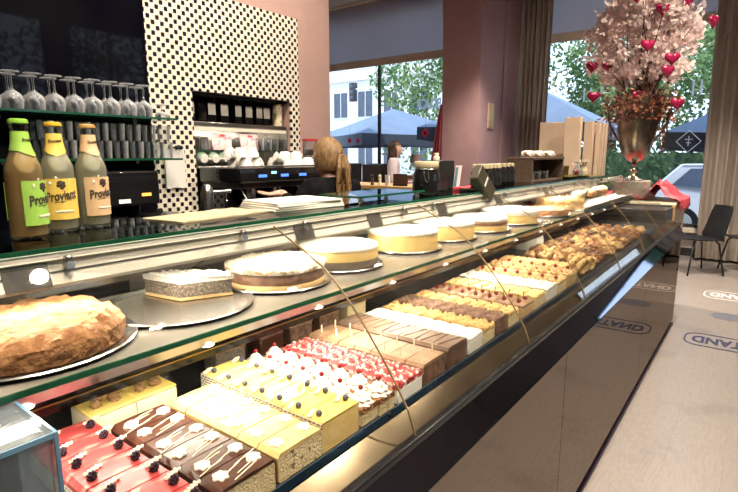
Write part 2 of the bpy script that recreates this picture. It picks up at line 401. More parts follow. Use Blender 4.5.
# window wall: three openings
OP = [(4.3, 8.7), (.35, 3.9), (-2.1, -.5)]; TZS = [4.4, 4.4, 1.16]; SZ, TZ = .42, 4.4
w = MB(); ys = [9.0, 8.7, 4.3, 3.9, .35, -.4, -4.6, -5.0]
for a, b in ((9.0, 8.7), (4.3, 3.9), (.35, -.5), (-2.1, -5.0)): w.box(WX, WX+.3, b, a, 0, CZ)
for (a, b), tz_ in zip(OP, TZS): w.box(WX, WX+.3, a, b, tz_, CZ).box(WX, WX+.3, a, b, 0, SZ)
struct('wall_front', w, 'plaster')
# right wall with two windows
w = MB(); RO = [(2.8, 4.4), (4.8, 6.4)]; RT = 4.0; RS = 2.2
xs = [-3.0, 2.8, 4.4, 4.8, 6.4, WX]
for i in (0, 2, 4): w.box(xs[i], xs[i+1], -5.3, -5.0, 0, CZ)
for a, b in RO: w.box(a, b, -5.3, -5.0, RT, CZ).box(a, b, -5.3, -5.0, 0, RS)
struct('wall_right', w, 'plaster')
def window(name, axis, a, b, z0, z1, pos, mull):
    r = bpy.data.objects.new(name, None); COL.objects.link(r)
    r.location = (pos, (a+b)/2, z0) if axis == 'X' else ((a+b)/2, pos, z0); tag(r, kind='structure')
    fr = MB(); t = .05
    def bx(u0, u1, v0, v1):
        if axis == 'X': fr.box(pos-.03, pos+.03, u0, u1, v0, v1)
        else: fr.box(u0, u1, pos-.03, pos+.03, v0, v1)
    bx(a, b, z0, z0+t); bx(a, b, z1-t, z1)
    for u in [a+t/2]+list(mull)+[b-t/2]: bx(u-t/2, u+t/2, z0, z1)
    fr.build('window_frame', 'frame', r, True, False)
    g = MB()
    if axis == 'X': g.box(pos-.004, pos+.004, a+t, b-t, z0+t, z1-t)
    else: g.box(a+t, b-t, pos-.004, pos+.004, z0+t, z1-t)
    g.build('pane', 'wglass', r, True, False)
    return r
w1 = window('window_1', 'X', 4.3, 8.7, SZ, TZ, WX+.12, [6.62])
w2 = window('window_2', 'X', .35, 3.9, SZ, TZ, WX+.12, [1.62])
w3 = window('window_3', 'X', -2.1, -.5, SZ, TZS[2], WX+.12, [])  # unseen opening, kept low and sized to give the bright streak in front_band
for i, (a, b) in enumerate(RO): window('window_%d' % (4+i), 'Y', a, b, RS, RT, -5.12, [(a+b)/2])
# café lettering on the panes, read from the street
def onpane(y, z, s=-1): return lambda u, v, d: (WX+.105+d, y+u, z+v)
for wd, y, z in ((w1, 5.30, 2.50),):
    o = text_obj('window_lettering', 'EE BLUCA', .3, 'vinyl', None, onpane(y, z), fit=(.80, .21), bold=.02)
    p = wloc(wd)
    for v in o.data.vertices: v.co -= p
    o.parent = wd
dm = MB()
for (a, b), (c, d) in (((0, .16), (.16, 0)), ((.16, 0), (0, -.16)), ((0, -.16), (-.16, 0)), ((-.16, 0), (0, .16)), ((0, .08), (0, -.07)), ((-.05, .03), (.05, .03)), ((-.03, -.02), (.03, -.02))):
    dm.tube([(WX+.11, .92+a, 1.70+b), (WX+.11, .92+c, 1.70+d)], .007, 4)
dm.build('diamond_decal', 'vinyl', w2, True)
dm = MB()
for y in (2.46, 2.36, 2.20, .93, .83):
    dm.box(WX+.106, WX+.110, y-.012, y+.012, 2.36, 2.58)
dm.build('window_lettering', 'vinyl', w2, True)
# pier between the windows
PX0, PY0, PY1 = 7.2, 3.42, 4.04
w = MB()
prof = []
for k in range(9):
    z = CZ*k/8; fl = .0 if z < 2.9 else .10*((z-2.9)/1.7)**2
    prof.append([(PX0, PY0, z), (WX, PY0, z), (WX, PY1+fl, z), (PX0, PY1+fl, z)])
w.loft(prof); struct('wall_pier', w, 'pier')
struct('trim_1', MB().box(8.02, 8.12, PY0-.02, PY0-.001, 0, CZ), 'pier')
struct('trim_2', MB().box(WX-.16, WX-.002, .36, 3.89, SZ-.05, SZ-.003), 'oakbar')
struct('baseboard_front', MB().box(WX-.03, WX-.002, -.38, 3.4, .0, .12), 'frame')
pl = thing('wall_plaque', 'gold plaque in a narrow frame on the window pier', 'plaque', (7.6, PY0-.004, 2.03))
MB().box(7.5, 7.7, PY0-.02, PY0-.002, 1.90, 2.28, .004).build('plaque_frame', 'pink', pl, True)
MB().box(7.525, 7.675, PY0-.026, PY0-.0205, 1.93, 2.25).build('plaque_face', 'goldtray', pl, True)
# blinds and curtains
def blind(y0, y1, label):
    r = thing('roller_blind', label, 'blind', (WX-.12, (y0+y1)/2, 3.28), group='grey blinds over the windows')
    MB().box(WX-.125, WX-.115, y0, y1, 3.44, CZ-.05).build('blind_fabric', 'blind', r, True)
    MB().box(WX-.14, WX-.10, y0, y1, 3.30, 3.438, .006).build('bottom_bar', 'oakbar', r, True)
    MB().cyl((WX-.12, y0, CZ-.03), (WX-.12, y1, CZ-.03), .025).build('roller', 'alu', r, True)
blind(4.25, 8.75, 'wide grey roller blind above the left window behind the barista')
blind(.3, 3.95, 'grey roller blind above the window behind the flower vase')
def curtain(y0, y1, label, folds, x=WX-.32):
    rings = []; n = folds*10
    m = MB(); rows = []
    for z in (.04, 1.2, 2.6, 4.4):
        row = []
        for i in range(n+1):
            t = i/n; a = t*folds*2*PI
            ym = (y0+y1)/2; k = 1. + .12*(z/4.4-.5)
            row.append((x + (.045+.012*math.sin(a*.37))*math.sin(a+.5*math.sin(a*.3)), ym+(y0+(y1-y0)*t-ym)*k, z))
        back = [(px+.006, py, pz) for px, py, pz in reversed(row)]
        rows.append(row+back)
    m.loft(rows)
    return tag(m.build('curtain', 'curtain'), label, 'curtain', 'taupe curtains at the windows')
curtain(2.92, 3.40, 'taupe floor-length curtain beside the pink pier', 6)
curtain(-.42, .68, 'taupe floor-length curtain at the right above the café chairs', 9)

# ---------------------------------------------------------------- display counter
CX0, CX1 = -.6, 5.19
case = thing('display_counter', 'long curved-glass pastry counter with a smoked mirror front', 'display counter', (2.3, .9, 0))
def cpart(name, mb, m, smooth=True): return mb.build(name, m, case, True, smooth)
seamx = [CX0, .205, 1.865, 3.532, CX1]
for a, b in zip(seamx, seamx[1:]): cpart('mirror_panel', MB().box(a+.002, b-.002, .5, .52, .052, .803), 'mirror', False)
cpart('carcass', MB().box(CX0, CX1, .5525, 1.25, .03, .86), 'black')
cpart('kick_rail', MB().box(CX0, CX1, .494, .55, .0, .017), 'kick')
cpart('front_band', MB().prism([(.480, .817), (.486, .806), (.55, .806), (.55, .902), (.530, .902)], CX0, CX1), 'band', False)
cpart('front_rail', MB().box(CX0, CX1, .508, .532, .904, .922, .004), 'rail')
cpart('front_ledge', MB().prism([(.533, .89), (.585, .89), (.585, .934), (.533, .908)], CX0, CX1), 'ledge', False)
cpart('deck', MB().box(CX0, CX1, .586, 1.25, .862, .934), 'black_gloss', False)
# back with sliding doors
for i in range(9):
    a = CX0+.643*i; d = cpart('sliding_door', MB().box(a+.005, a+.638, 1.255, 1.262, .94, 1.325), 'black_gloss', False)
    MB().box(a+.005, a+.045, 1.243, 1.2545, .94, 1.325).box(a+.598, a+.638, 1.243, 1.2545, .94, 1.325).box(a+.046, a+.597, 1.243, 1.2545, 1.19, 1.225).build('door_frame', 'steel', d, False, False).location = (0, 0, 0)
    ch = d.children[0]
    for v in ch.data.vertices: v.co -= wloc(d)
# top rail
RX = 3.95
cpart('top_rail', MB().prism([(.936, 1.326), (.938, 1.335), (.947, 1.3385), (1.06, 1.3385), (1.06, 1.315), (.975, 1.315), (.942, 1.277), (.930, 1.279), (.928, 1.285), (.944, 1.320)], CX0, RX), 'alu')
cpart('rail_groove', MB().box(CX0, RX-.01, .9345, .9375, 1.3045, 1.3065), 'shelfrim')
tg = MB().box(CX0, 4.45, .94, 1.225, 1.340, 1.347)
tgo = cpart('top_glass', tg, 'topglass', False)
e = MB().box(CX0, 4.45, .934, .9395, 1.3395, 1.3475); eo = e.build('glass_edge', 'greenedge', tgo, True, False)
cpart('light_strip_housing', MB().box(CX0+.3, CX1-.05, 1.0, 1.03, 1.285, 1.312), 'alu')
for x, n in ((.313, 0), (.955, 1), (1.264, 2), (1.683, 3), (2.2, 4), (2.85, 5)):
    hw = .034
    cpart('price_tag', MB().prism([(.9425, 1.3215), (.9405, 1.3218), (.9245, 1.2845), (.9262, 1.2840)], x-hw, x+hw), 'slate', False)
# glass panes, curved; profile measured (Y, Z)
PR = [(.932, 1.331), (.885, 1.308), (.82, 1.276), (.775, 1.252), (.735, 1.222), (.685, 1.172), (.645, 1.126), (.60, 1.068), (.565, 1.018), (.537, .972), (.518, .922)]
gs = [.275, .85, 1.517, 2.16, 2.82, 3.48, 4.14, 4.80]
def off(P, d):
    out = []
    for i, (y, z) in enumerate(P):
        a = P[max(i-1, 0)]; b = P[min(i+1, len(P)-1)]; ty, tz = b[0]-a[0], b[1]-a[1]; l = math.hypot(ty, tz)
        out.append((y+tz/l*d, z-ty/l*d))
    return out
inner = off(PR, -.005)
for a, b in zip(gs, gs[1:]):
    g = cpart('glass_pane', MB().prism(PR+inner[::-1], a+.003, b-.003), 'glass')
    if b < 4.7:
        MB().prism(off(PR, -.0005)+off(PR, -.0045)[::-1], b-.0024, b+.0001).build('pane_edge', 'seam', g, True)
    cl = MB()
    for x in (a+.10, b-.10): cl.cyl((x, .935, 1.312), (x, .918, 1.316), .007, 12).box(x-.006, x+.006, .92, .934, 1.312, 1.332, .002)
    cl.build('glass_clamp', 'steel', g, True)
# cake shelf
SHZ = 1.16; SX1 = 4.79
cpart('cake_shelf', MB().box(CX0, SX1, .831, 1.235, SHZ-.009, SHZ), 'shelfgrey', False)
cpart('shelf_glass_edge', MB().box(CX0, SX1, .826, .8305, SHZ-.0095, SHZ+.0005), 'greenedge', False)
cpart('shelf_rim', MB().prism([(.832, 1.150), (.862, 1.150), (.862, 1.128), (.845, 1.126)], CX0, SX1), 'shelfrim', False)
cpart('shelf_beam', MB().box(CX0, SX1, .864, .905, 1.092, 1.149), 'black_gloss', False)
cpart('shelf_trim_line', MB().box(CX0, SX1, .8605, .8635, 1.108, 1.1105), 'goldtray', False)
x = .262
for i in range(13):
    l = cpart('shelf_glint', MB().lathe([(.0005, -.002), (.013, -.002), (.014, 0), (.0005, .0)], (x, .852, 1.1255), 16), 'lampglow')  # glowing discs stand in for ceiling-lamp reflections along the shelf rim
    x += .325
# end panel of the case
ep = [(.535, .93), (.56, 1.01), (.60, 1.065), (.67, 1.145), (1.25, 1.145), (1.25, .93)]
cpart('end_glass', MB().prism(ep, 4.802, 4.81), 'glass', False)
cpart('end_block', MB().box(4.83, CX1, .585, 1.25, .935, 1.05, .004), 'black')
# glass box of the neighbouring case at the left
nb = thing('glass_display_box', 'clear square-cornered glass box with blue edges at the lower left', 'display box', (.15, .75, .95))
bx0, bx1, by0, by1, bz0, bz1 = -.25, .243, .686, .820, .951, 1.15
g = MB(); g.box(bx0, bx1-.009, by0, by0+.006, bz0, bz1-.007).box(bx1-.006, bx1, by0, by1, bz0, bz1-.007).box(bx0, bx1, by0, by1, bz1-.006, bz1)
g.build('glass_walls', 'boxglass', nb, True, False)
g = MB(); g.box(bx1-.004, bx1+.001, by0-.001, by0+.004, bz0, bz1+.001).box(bx0, bx1-.0045, by0-.001, by0+.002, bz1-.006, bz1+.001).box(bx1-.003, bx1+.001, by0+.0045, by1, bz1-.006, bz1+.001)
g.build('glass_edges', 'blueedge', nb, True, False)
MB().box(.160, .20, by0+.012, by1-.06, bz0, bz0+.07, .004).build('lamp_housing', 'black_gloss', nb, True)
MB().box(.09, .150, by0+.012, by1-.06, bz0, bz0+.03, .008).build('lamp', 'lampglow', nb, True)
# trays
for i, (a, b) in enumerate(zip(gs, gs[1:])):
    if a > 4.7: break
    r = thing('pastry_tray', 'flat black pastry tray inside the %s curved pane from the left' % ORD[i], 'tray', ((a+b)/2, .9, .936), group='black trays under the slices')
    MB().box(a+.006, b-.006, .59, 1.2, .936, .942).build('tray_base', 'tray', r, True)
    MB().box(a+.006, b-.006, .5865, .5895, .936, .954).build('tray_lip', 'trayglass', r, True)

# ---------------------------------------------------------------- food: garnish meshes
def me_of(mb, m, name='garnish', smooth=True):
    o = mb.build(name, m, None, False, smooth); me = o.data; bpy.data.objects.remove(o); return me
def berry_mesh(r, m, sc=(1, 1, 1.1)):
    b = MB(); n = 26
    b.ball((0, 0, r), r*.8, 1, sc)
    for i in range(n):
        z = 1-2*(i+.5)/n; a = i*2.39996; q = math.sqrt(1-z*z)
        b.ball((r*.78*q*math.cos(a)*sc[0], r*.78*q*math.sin(a)*sc[1], r+r*.78*z*sc[2]), r*.33, 1)
    return me_of(b, m)
def floret_mesh(r, h, m, lobes=6, layers=1):
    b = MB()
    prof = [(r*.2, 0), (r, h*.1), (r*.98, h*.35), (r*.66, h*.62), (r*.34, h*.85), (r*.02, h)]
    return me_of(b.lathe(prof, (0, 0, 0), 36, lambda a, z: 1+.16*math.cos(lobes*a + z*60)), m)
def swirl_mesh(r, h, m):
    b = MB(); prof = []
    for k in range(15):
        t = k/14; prof.append((r*(1-t**1.6)*(1+.10*math.sin(t*20))+.0005, h*t))
    return me_of(b.lathe(prof, (0, 0, 0), 32, lambda a, z: 1+.11*math.cos(7*a + z*260)), m)
def comb_mesh(L, m):
    b = MB()
    pts = [(L*(k/16-.5), .0035*math.sin(k*1.55), .004+.0015*math.cos(k*1.55)) for k in range(17)]
    return me_of(b.tube(pts, .0026, 6), m)
G = {
 'blackberry': berry_mesh(.0085, 'blackberry', (.9, .9, 1.25)), 'raspberry': berry_mesh(.0075, 'redberry'),
 'cherry': me_of(MB().ball((0, 0, .004), .0055, 2), 'redberry'), 'currant': me_of(MB().ball((0, 0, .004), .0048, 1), 'redberry'),
 'blueberry': me_of(MB().lathe([(.0005, 0), (.0045, .001), (.0063, .005), (.0055, .0095), (.003, .0112), (.0026, .0104), (.0003, .010)], (0, 0, 0), 14), 'blueberry'),
 'cream_floret': floret_mesh(.0125, .011, 'cream'), 'cream_swirl': swirl_mesh(.024, .034, 'cream'),
 'chocolate_comb': comb_mesh(.030, 'whitechoc'),
 'white_chocolate_stick': me_of(MB().tube([(0, 0, 0), (.001, .001, .024)], .0022, 6), 'whitechoc'),
 'chocolate_stick': me_of(MB().tube([(0, 0, 0), (.002, .001, .026)], .0017, 6), 'choc'),
 'walnut_half': me_of(MB().ball((0, 0, .006), .013, 3, (1, .75, .6), .45, 22), 'walnut'),
 'pumpkin_seed': me_of(MB().ball((0, 0, .002), .005, 1, (1.3, .6, .4)), 'flake'),
}
def garnish(parent, kind, x, y, z, rz=0., rx=0., ry=0.):
    o = bpy.data.objects.new(kind, G[kind]); COL.objects.link(o); o.parent = parent
    o.location = (x, y, z); o.rotation_euler = (rx, ry, rz); return o
def slab_log(L, W, h0, h1, drip, z0d, m, root, name='glaze', ny=3):
    """glaze that covers the top and both long-row sides of a slice (the cut faces look along the row)"""
    t = .003; y0, y1 = -W/2-.0004, W/2+.0004
    P = [(-L/2-t, z0d), (-L/2-t, h1-.008), (-L/2+.004, h1), (0, h1+.0012), (L/2-.004, h1), (L/2+t, h1-.008), (L/2+t, z0d), (L/2, z0d), (L/2, h0), (-L/2, h0), (-L/2, z0d)]
    return MB().loft([[(a, y0, b) for a, b in P], [(a, y1, b) for a, b in P]]).build(name, m, root)
L1, W1, H1 = .108, .0515, .055
def proto(name, label, cat='cake slice'): return thing(name, label, cat)
def sl_red():
    r = proto('raspberry_slice', '.')
    MB().box(-L1/2, L1/2, -W1/2, W1/2, 0, .050).build('sponge', 'sponge', r)
    slab_log(L1, W1, .050, .056, 0, .040, 'redglaze', r)
    MB().box(-L1/2-.0018, -L1/2-.0005, -W1/2, W1/2, .002, .039).box(L1/2+.0005, L1/2+.0018, -W1/2, W1/2, .002, .039).build('collar', 'collar', r, False, False)
    for x in (-.036, .034):
        garnish(r, 'blackberry', x, -.006, .055, .4, .5); garnish(r, 'chocolate_comb', x+.012, .010, .056, .35)
    return r
def sl_choc():
    r = proto('chocolate_slice', '.')
    MB().box(-L1/2, L1/2, -W1/2, W1/2, 0, .050).build('sponge', 'sponge', r)
    slab_log(L1, W1, .050, .056, 0, .006, 'choc', r)
    d = MB()
    for k, (a, b) in enumerate(((-.012, .012), (.002, .026), (-.02, .0), (.012, .04))):
        d.tube([(a-.012, -.02+.011*k, .0566), ((a+b)/2, -.015+.011*k, .0576), (b+.012, -.008+.011*k, .0566)], .0011, 5)
    d.build('chocolate_drizzle', 'whitechoc', r)
    for x in (-.033, .033): garnish(r, 'cream_floret', x, .004, .0555)
    return r
def sl_frost():
    r = proto('frosted_marble_slice', '.')
    MB().box(-L1/2, L1/2, -W1/2, W1/2, 0, .048).build('marbled_sponge', 'marble', r)
    slab_log(L1, W1, .048, .055, 0, .004, 'custard', r, 'frosting')
    for x in (-.034, .034): garnish(r, 'cream_floret', x, .002, .0545)
    return r
def sl_yellow():
    r = proto('egg_liqueur_slice', '.')
    MB().box(-L1/2, L1/2, -W1/2, W1/2, 0, .057).build('cream_filling', 'cheesecake', r)
    MB().box(-L1/2-.001, L1/2+.001, -W1/2-.0003, W1/2+.0003, .0572, .065, .003).build('glaze', 'yellow', r)
    MB().box(-L1/2-.002, -L1/2-.0005, -W1/2, W1/2, .001, .061).box(L1/2+.0005, L1/2+.002, -W1/2, W1/2, .001, .061).build('collar', 'collar', r, False, False)
    for x in (-.040, .040):
        garnish(r, 'blueberry', x, -.004, .0645); garnish(r, 'chocolate_comb', x-.008, .009, .0655, .5)
    return r
def sl_rosette():
    r = proto('cream_topped_nut_square', '.')
    MB().box(-.027, .027, -.0255, .0255, 0, .026).build('base', 'sponge', r)
    MB().noisetop(.056, .053, .038, .006, 90, 12, 12, .0262).build('nut_layer', 'nut', r)
    garnish(r, 'cream_swirl', 0, -.001, .036); garnish(r, 'cherry', 0, -.001, .067)
    return r
def rough(name, body, top, L=.1, W=.0515, h0=.035, h1=.05, amp=.007, fr=80, extra=()):
    def fn():
        r = proto(name, '.')
        MB().box(-L/2, L/2, -W/2, W/2, 0, h0, .002).build('base', body, r)
        MB().noisetop(L, W, h1, amp, fr, 16, 9, h0+.0003, random.random()*9, .004).build('topping', top, r)
        for k, x, y in extra: garnish(r, k, x, y, h1-.001+.002, random.random()*3, .15)
        return r
    return fn
def sl_sticks():
    r = proto('mocha_stick_slice', '.')
    MB().box(-L1/2, L1/2, -W1/2, W1/2, 0, .046).build('chocolate_sponge', 'chocbrown', r)
    slab_log(L1, W1, .046, .054, 0, .03, 'mocha', r, 'mocha_cream')
    for x in (-.03, .03): garnish(r, 'white_chocolate_stick', x, 0, .053)
    return r
def sl_milk():
    r = proto('milk_chocolate_slice', '.')
    MB().box(-L1/2, L1/2, -W1/2, W1/2, 0, .05).build('chocolate_sponge', 'chocbrown', r)
    slab_log(L1, W1, .05, .058, 0, .012, 'greychoc', r, 'chocolate_cover')
    MB().tube([(-.05, -.0265, .0585), (.05, -.0265, .0585)], .0011, 5).tube([(-.045, .01, .0592), (.045, -.012, .0592)], .0011, 5).build('chocolate_line', 'choc', r)
    return r
rnd = random.uniform
TR = ('slices in the pastry rows')
rows = [ # name, factory, x centre, count, first y, pitch, words
 (sl_red, .356, 7, .632, .0545, 'glossy red raspberry slice with blackberries'),
 (sl_choc, .477, 6, .628, .0545, 'chocolate-glazed slice with two cream florets'),
 (sl_frost, .600, 6, .632, .0545, 'pale yellow frosted marble slice with two florets'),
 (sl_yellow, .712, 7, .632, .0545, 'bright yellow glazed slice with blueberries'),
 (sl_rosette, .806, 7, .634, .0560, 'cream-topped nut square, nearer cream row'),
 (sl_rosette, .866, 7, .630, .0560, 'cream-topped nut square, farther cream row'),
 (rough('raspberry_crumble_slice', 'cream', 'redcrumb', .106), .955, 7, .628, .0545, 'red and white raspberry crumble slice'),
 (sl_sticks, 1.075, 7, .632, .0545, 'mocha slice with white chocolate sticks'),
 (sl_milk, 1.20, 7, .632, .0545, 'milk chocolate covered slice with thin dark lines'),
 (rough('sugared_white_slice', 'cream', 'cream', .094, h1=.052, amp=.003, fr=40), 1.312, 7, .632, .0545, 'snow white cream slice'),
 (rough('almond_flake_slice', 'sponge', 'flake', .080, h1=.050, amp=.010), 1.405, 7, .632, .0545, 'golden almond flake slice'),
 (rough('chocolate_shaving_slice', 'chocbrown', 'chocbrown', .098, h1=.056, amp=.010, fr=110), 1.500, 7, .632, .0545, 'chocolate shaving slice'),
 (rough('butter_crumble_slice', 'sponge', 'flake', .092, h1=.05, amp=.008, extra=(('currant', .02, .01),)), 1.602, 7, .632, .0545, 'butter crumble slice with a red berry'),
 (rough('raspberry_tart_slice', 'crust', 'mocha', .100, h1=.046, amp=.004, extra=(('raspberry', -.03, .0), ('chocolate_stick', -.01, .01), ('raspberry', .018, -.006), ('chocolate_stick', .036, .01))), 1.735, 7, .632, .0545, 'raspberry tart slice with dark chocolate sticks'),
 (rough('lemon_flake_slice', 'sponge', 'custard', .110, h1=.05, amp=.007), 1.862, 7, .632, .0545, 'lemon yellow flaked slice'),
 (rough('coconut_slice', 'cream', 'icing', .130, h1=.055, amp=.007), 1.995, 7, .632, .0545, 'white coconut slice'),
 (rough('fruit_streusel_slice', 'sponge', 'fruitmix', .11, h1=.055, amp=.010, extra=(('currant', .03, .01), ('raspberry', -.03, -.004))), 2.13, 7, .632, .0545, 'fruit streusel slice with red berries'),
 (rough('berry_nut_slice', 'crust', 'fruitmix', .12, h1=.058, amp=.012, extra=(('raspberry', .04, .008), ('currant', -.01, -.01), ('currant', -.04, .01))), 2.27, 7, .632, .0545, 'berry and nut slice'),
 (rough('almond_bee_sting_slice', 'cream', 'flake', .13, h1=.055, amp=.007), 2.42, 6, .70, .0545, 'almond topped slice beside the ring pastries'),
]
for fac, x, n, y, p, words in rows:
    pr = None
    grp = words.split(' with ')[0] + 's'
    for i in range(n):
        lab = '%s, %s from the front glass' % (words, ORD[i])
        loc = (x + rnd(-.0015, .0015), y + p*i + rnd(-.001, .001), .9425)
        if pr is None:
            pr = fac(); pr.location = loc; tag(pr, lab, None, grp); o = pr
        else: o = dup(pr, loc, rnd(-.02, .02), lab, grp)
        if i % 2 and fac not in (sl_red, sl_yellow): o.rotation_euler.z += PI if fac in (sl_frost, sl_choc) else 0
# walnut cream blocks at the back of the second and third rows
for i, x in enumerate((.455, .548)):
    r = thing('walnut_cream_block', 'white cream block with walnuts behind the %s slices' % ('chocolate', 'pale yellow')[i], 'cake slice', (x, 1.028, .9425), 0, 'walnut cream blocks')
    MB().box(-.046, .046, -.045, .045, 0, .052, .004, 2).build('cream_block', 'palecream', r)
    MB().box(-.0465, .0465, -.0455, .0455, .0523, .060, .003).build('glaze', 'yellow', r)
    for xx in (-.02, .016): garnish(r, 'walnut_half', xx, -.012, .059, rnd(0, 3)); garnish(r, 'walnut_half', xx+.012, .016, .059, rnd(0, 3))
# film wrapped loaf slices standing behind the cream and crumble rows
for i, (x, top, body, wd) in enumerate(((.80, 'nut', 'poppy', 'nut-topped poppy loaf slice'), (.94, 'chocbrown', 'choc', 'dark chocolate loaf slice'), (1.06, 'mocha', 'chocbrown', 'mocha loaf slice'), (1.19, 'nut', 'chocbrown', 'brown nut loaf slice'), (1.33, 'flake', 'sponge', 'almond loaf slice'))):
    r = thing('loaf_slice', wd+' in clear film at the back of the case under the shelf', 'loaf slice', (x, 1.085, .9425), rnd(-.1, .1))
    MB().box(-.045, .045, -.03, .03, 0, .055, .003).build('loaf', body, r)
    MB().noisetop(.09, .06, .066, .006, 60, 12, 8, .0553, i).build('crumb_top', top, r)
    MB().box(-.049, .049, -.034, .034, .0, .0725, .004).build('clear_film', 'glass', r)
# ring pastries, rolls and pastries farther along
def ring_pastry(x, y, z, rx, lab, rz):
    r = thing('ring_pastry', lab, 'pastry', (x, y, z), rz, 'golden ring pastries')
    m = MB(); rings = []
    n, k = 20, 10; R0, R1 = .026, .011
    P = [[Vector(((R0+R1*math.cos(b)*(1+.12*math.cos(5*a)))*math.cos(a), R1*1.1*math.sin(b), (R0+R1*math.cos(b))*math.sin(a)+.037)) for b in [2*PI*j/k for j in range(k)]] for a in [2*PI*i/n for i in range(n)]]
    m.loft(P+[P[0]], True, False); bmesh.ops.remove_doubles(m.bm, verts=m.bm.verts, dist=1e-5)
    m.build('ring_dough', 'flake', r)
    s = MB()
    for i in range(7): s.ball((.026*math.cos(i*.9), -.0125, .037+.026*math.sin(i*.9)), .0032, 1)
    s.build('chocolate_chips', 'choc', r)
    return r
for i, (x, y, z) in enumerate(((2.47, .625, .9425), (2.54, .63, .9425), (2.60, .62, .9425), (2.50, .665, .9425), (2.57, .672, .9425), (2.635, .665, .9425))):
    ring_pastry(x, y, z, 0, 'golden ring pastry standing upright, %s of the %s ring row' % (ORD[i % 3], ('front', 'rear')[i//3]), -.4+rnd(-.2, .2))
kinds = [('nut_pastry', 'nut', 'brown nut pastry'), ('fruit_pastry', 'fruitmix', 'fruit-strewn pastry'), ('filled_roll', 'bread', 'baked brown filled roll'), ('almond_pastry', 'flake', 'pale almond pastry'), ('chocolate_pastry', 'chocbrown', 'dark chocolate pastry')]
pk = {}
def pastry(k):
    nm, m, wd = kinds[k]
    r = thing(nm, '.', 'pastry')
    MB().ball((0, 0, .024), .04, 3, (1.0, .72, .6), .22, 14).build('dough', 'bread' if k != 3 else 'crust', r)
    MB().ball((0, 0, .033), .034, 3, (1.0, .74, .62), .55, 40).build('topping', m, r)
    return r
seq = 0
for i, x in enumerate([2.70+.098*q for q in range(15)]):
    for j in range(5):
        y = .645+.078*j
        k = (i*2+j*3+(i*j) % 3) % 5 if i % 3 else (i//3 + 1) % 5
        lab = '%s, %s from the front glass in the %s column of pastries' % (kinds[k][2], ORD[j], (ORD+['fifteenth'])[i])
        loc = (x+rnd(-.012, .012), y+rnd(-.006, .006), .9415)
        if k not in pk:
            pk[k] = pastry(k); o = pk[k]; o.location = loc; tag(o, lab, None, 'pastries heaped at the far end of the counter')
        else: o = dup(pk[k], loc, rnd(0, 6), lab, 'pastries heaped at the far end of the counter', scale=(rnd(.92, 1.1),)*3)
# white cream cake by the far shelf end and its card
r = thing('cream_mound_cake', 'white cream mound cake among the brown pastries below the far shelf', 'cake', (3.05, 1.10, .9425))
MB().lathe([(.09, 0), (.095, .05), (.085, .10), (.05, .135), (.001, .15)], (0, 0, 0), 28, lambda a, z: 1+.05*math.cos(9*a)).build('cream', 'cream', r)
garnish(r, 'walnut_half', 0, 0, .149)
# ---------------------------------------------------------------- whole cakes on the shelf
def plate(x, y, rad, lab):
    r = thing('cake_plate', lab, 'plate', (x, y, SHZ+.001), 0, 'steel cake plates on the glass shelf')
    MB().lathe([(.001, 0), (rad*.9, 0), (rad*.96, .002), (rad, .007), (rad*.985, .0095), (rad*.93, .005), (rad*.88, .003), (.001, .003)], (0, 0, 0), 48).build('dish', 'steel', r)
PZ = SHZ+.0046
def discmesh(rad, z0, z1, amp, fr, seed, edge=.012, n=72, a0=0, a1=2*PI, dome=0.):
    """a round (or wedge) cake layer with a rough surface"""
    m = MB(); full = a1-a0 > 6.2
    rad_steps = [(rad, z0), (rad, z0+(z1-z0)*.33), (rad, z0+(z1-z0)*.66), (rad-edge*.3, z1-edge*.4), (rad-edge, z1)] + [(rad*(1-t), z1+dome*math.sin(t*PI/2)) for t in (.2, .35, .5, .65, .8, .92)]
    rings = []
    for rr, z in rad_steps:
        ring = []
        for i in range(n if full else n+1):
            a = a0+(a1-a0)*i/n
            p = Vector((rr*math.cos(a), rr*math.sin(a), z))
            d = noise.noise(p*fr+Vector((seed, 0, 0)))*amp + noise.noise(p*fr*2.1+Vector((0, seed, 0)))*amp*.5
            if z > z0+.001:
                if z >= z1-edge*.5: p.z += d
                k = 1+d/rad*.8; p.x *= k; p.y *= k
            ring.append(p)
        if not full: ring.append(Vector((0, 0, z)))
        rings.append(ring)
    return m.loft(rings, True, True)
def cake(name, lab, x, y, layers, rz=0., extra=None):
    r = thing(name, lab, 'cake', (x, y, PZ), rz)
    for nm, m, a in layers: discmesh(*a[:6], **(a[6] if len(a) > 6 else {})).build(nm, m, r)
    if extra: extra(r)
    return r
plate(.335, 1.02, .178, 'steel plate under the big golden crumble cake at the far left')
cake('crumble_cake', 'big golden-brown crumble cake at the far left of the shelf', .338, 1.018, [('crumble', 'crumble', (.150, .001, .048, .010, 46, 1., {'edge': .020, 'dome': .010}))])
plate(.642, 1.03, .168, 'wide steel plate under the cut poppy seed cake')
W_ = {'a0': -.42, 'a1': 1.72}
cake('poppy_seed_cake', 'cut quarter of sugar-dusted poppy seed cake on a wide steel plate', .655, 1.045, [
    ('base', 'crust', (.122, .001, .008, .001, 30, 1., dict(edge=.001, **W_))), ('poppy_filling', 'poppy', (.120, .0083, .040, .002, 60, 2., dict(edge=.003, **W_))),
    ('sugar_topping', 'icing', (.124, .0403, .050, .007, 70, 3., dict(edge=.006, dome=.005, **W_)))])
plate(.935, 1.025, .150, 'steel plate under the brown streusel cake')
cake('streusel_cake', 'brown streusel cake with sugared top on a pale crust', .935, 1.025, [
    ('crust', 'crust', (.132, .001, .015, .001, 30, 1., {'edge': .003})), ('filling', 'chocbrown', (.131, .0153, .042, .003, 70, 2., {'edge': .004})),
    ('sugar_topping', 'icing_sparse', (.133, .0423, .056, .008, 48, 4., {'edge': .010, 'dome': .006}))])
plate(1.205, 1.03, .142, 'steel plate under the custard cake with the dark base')
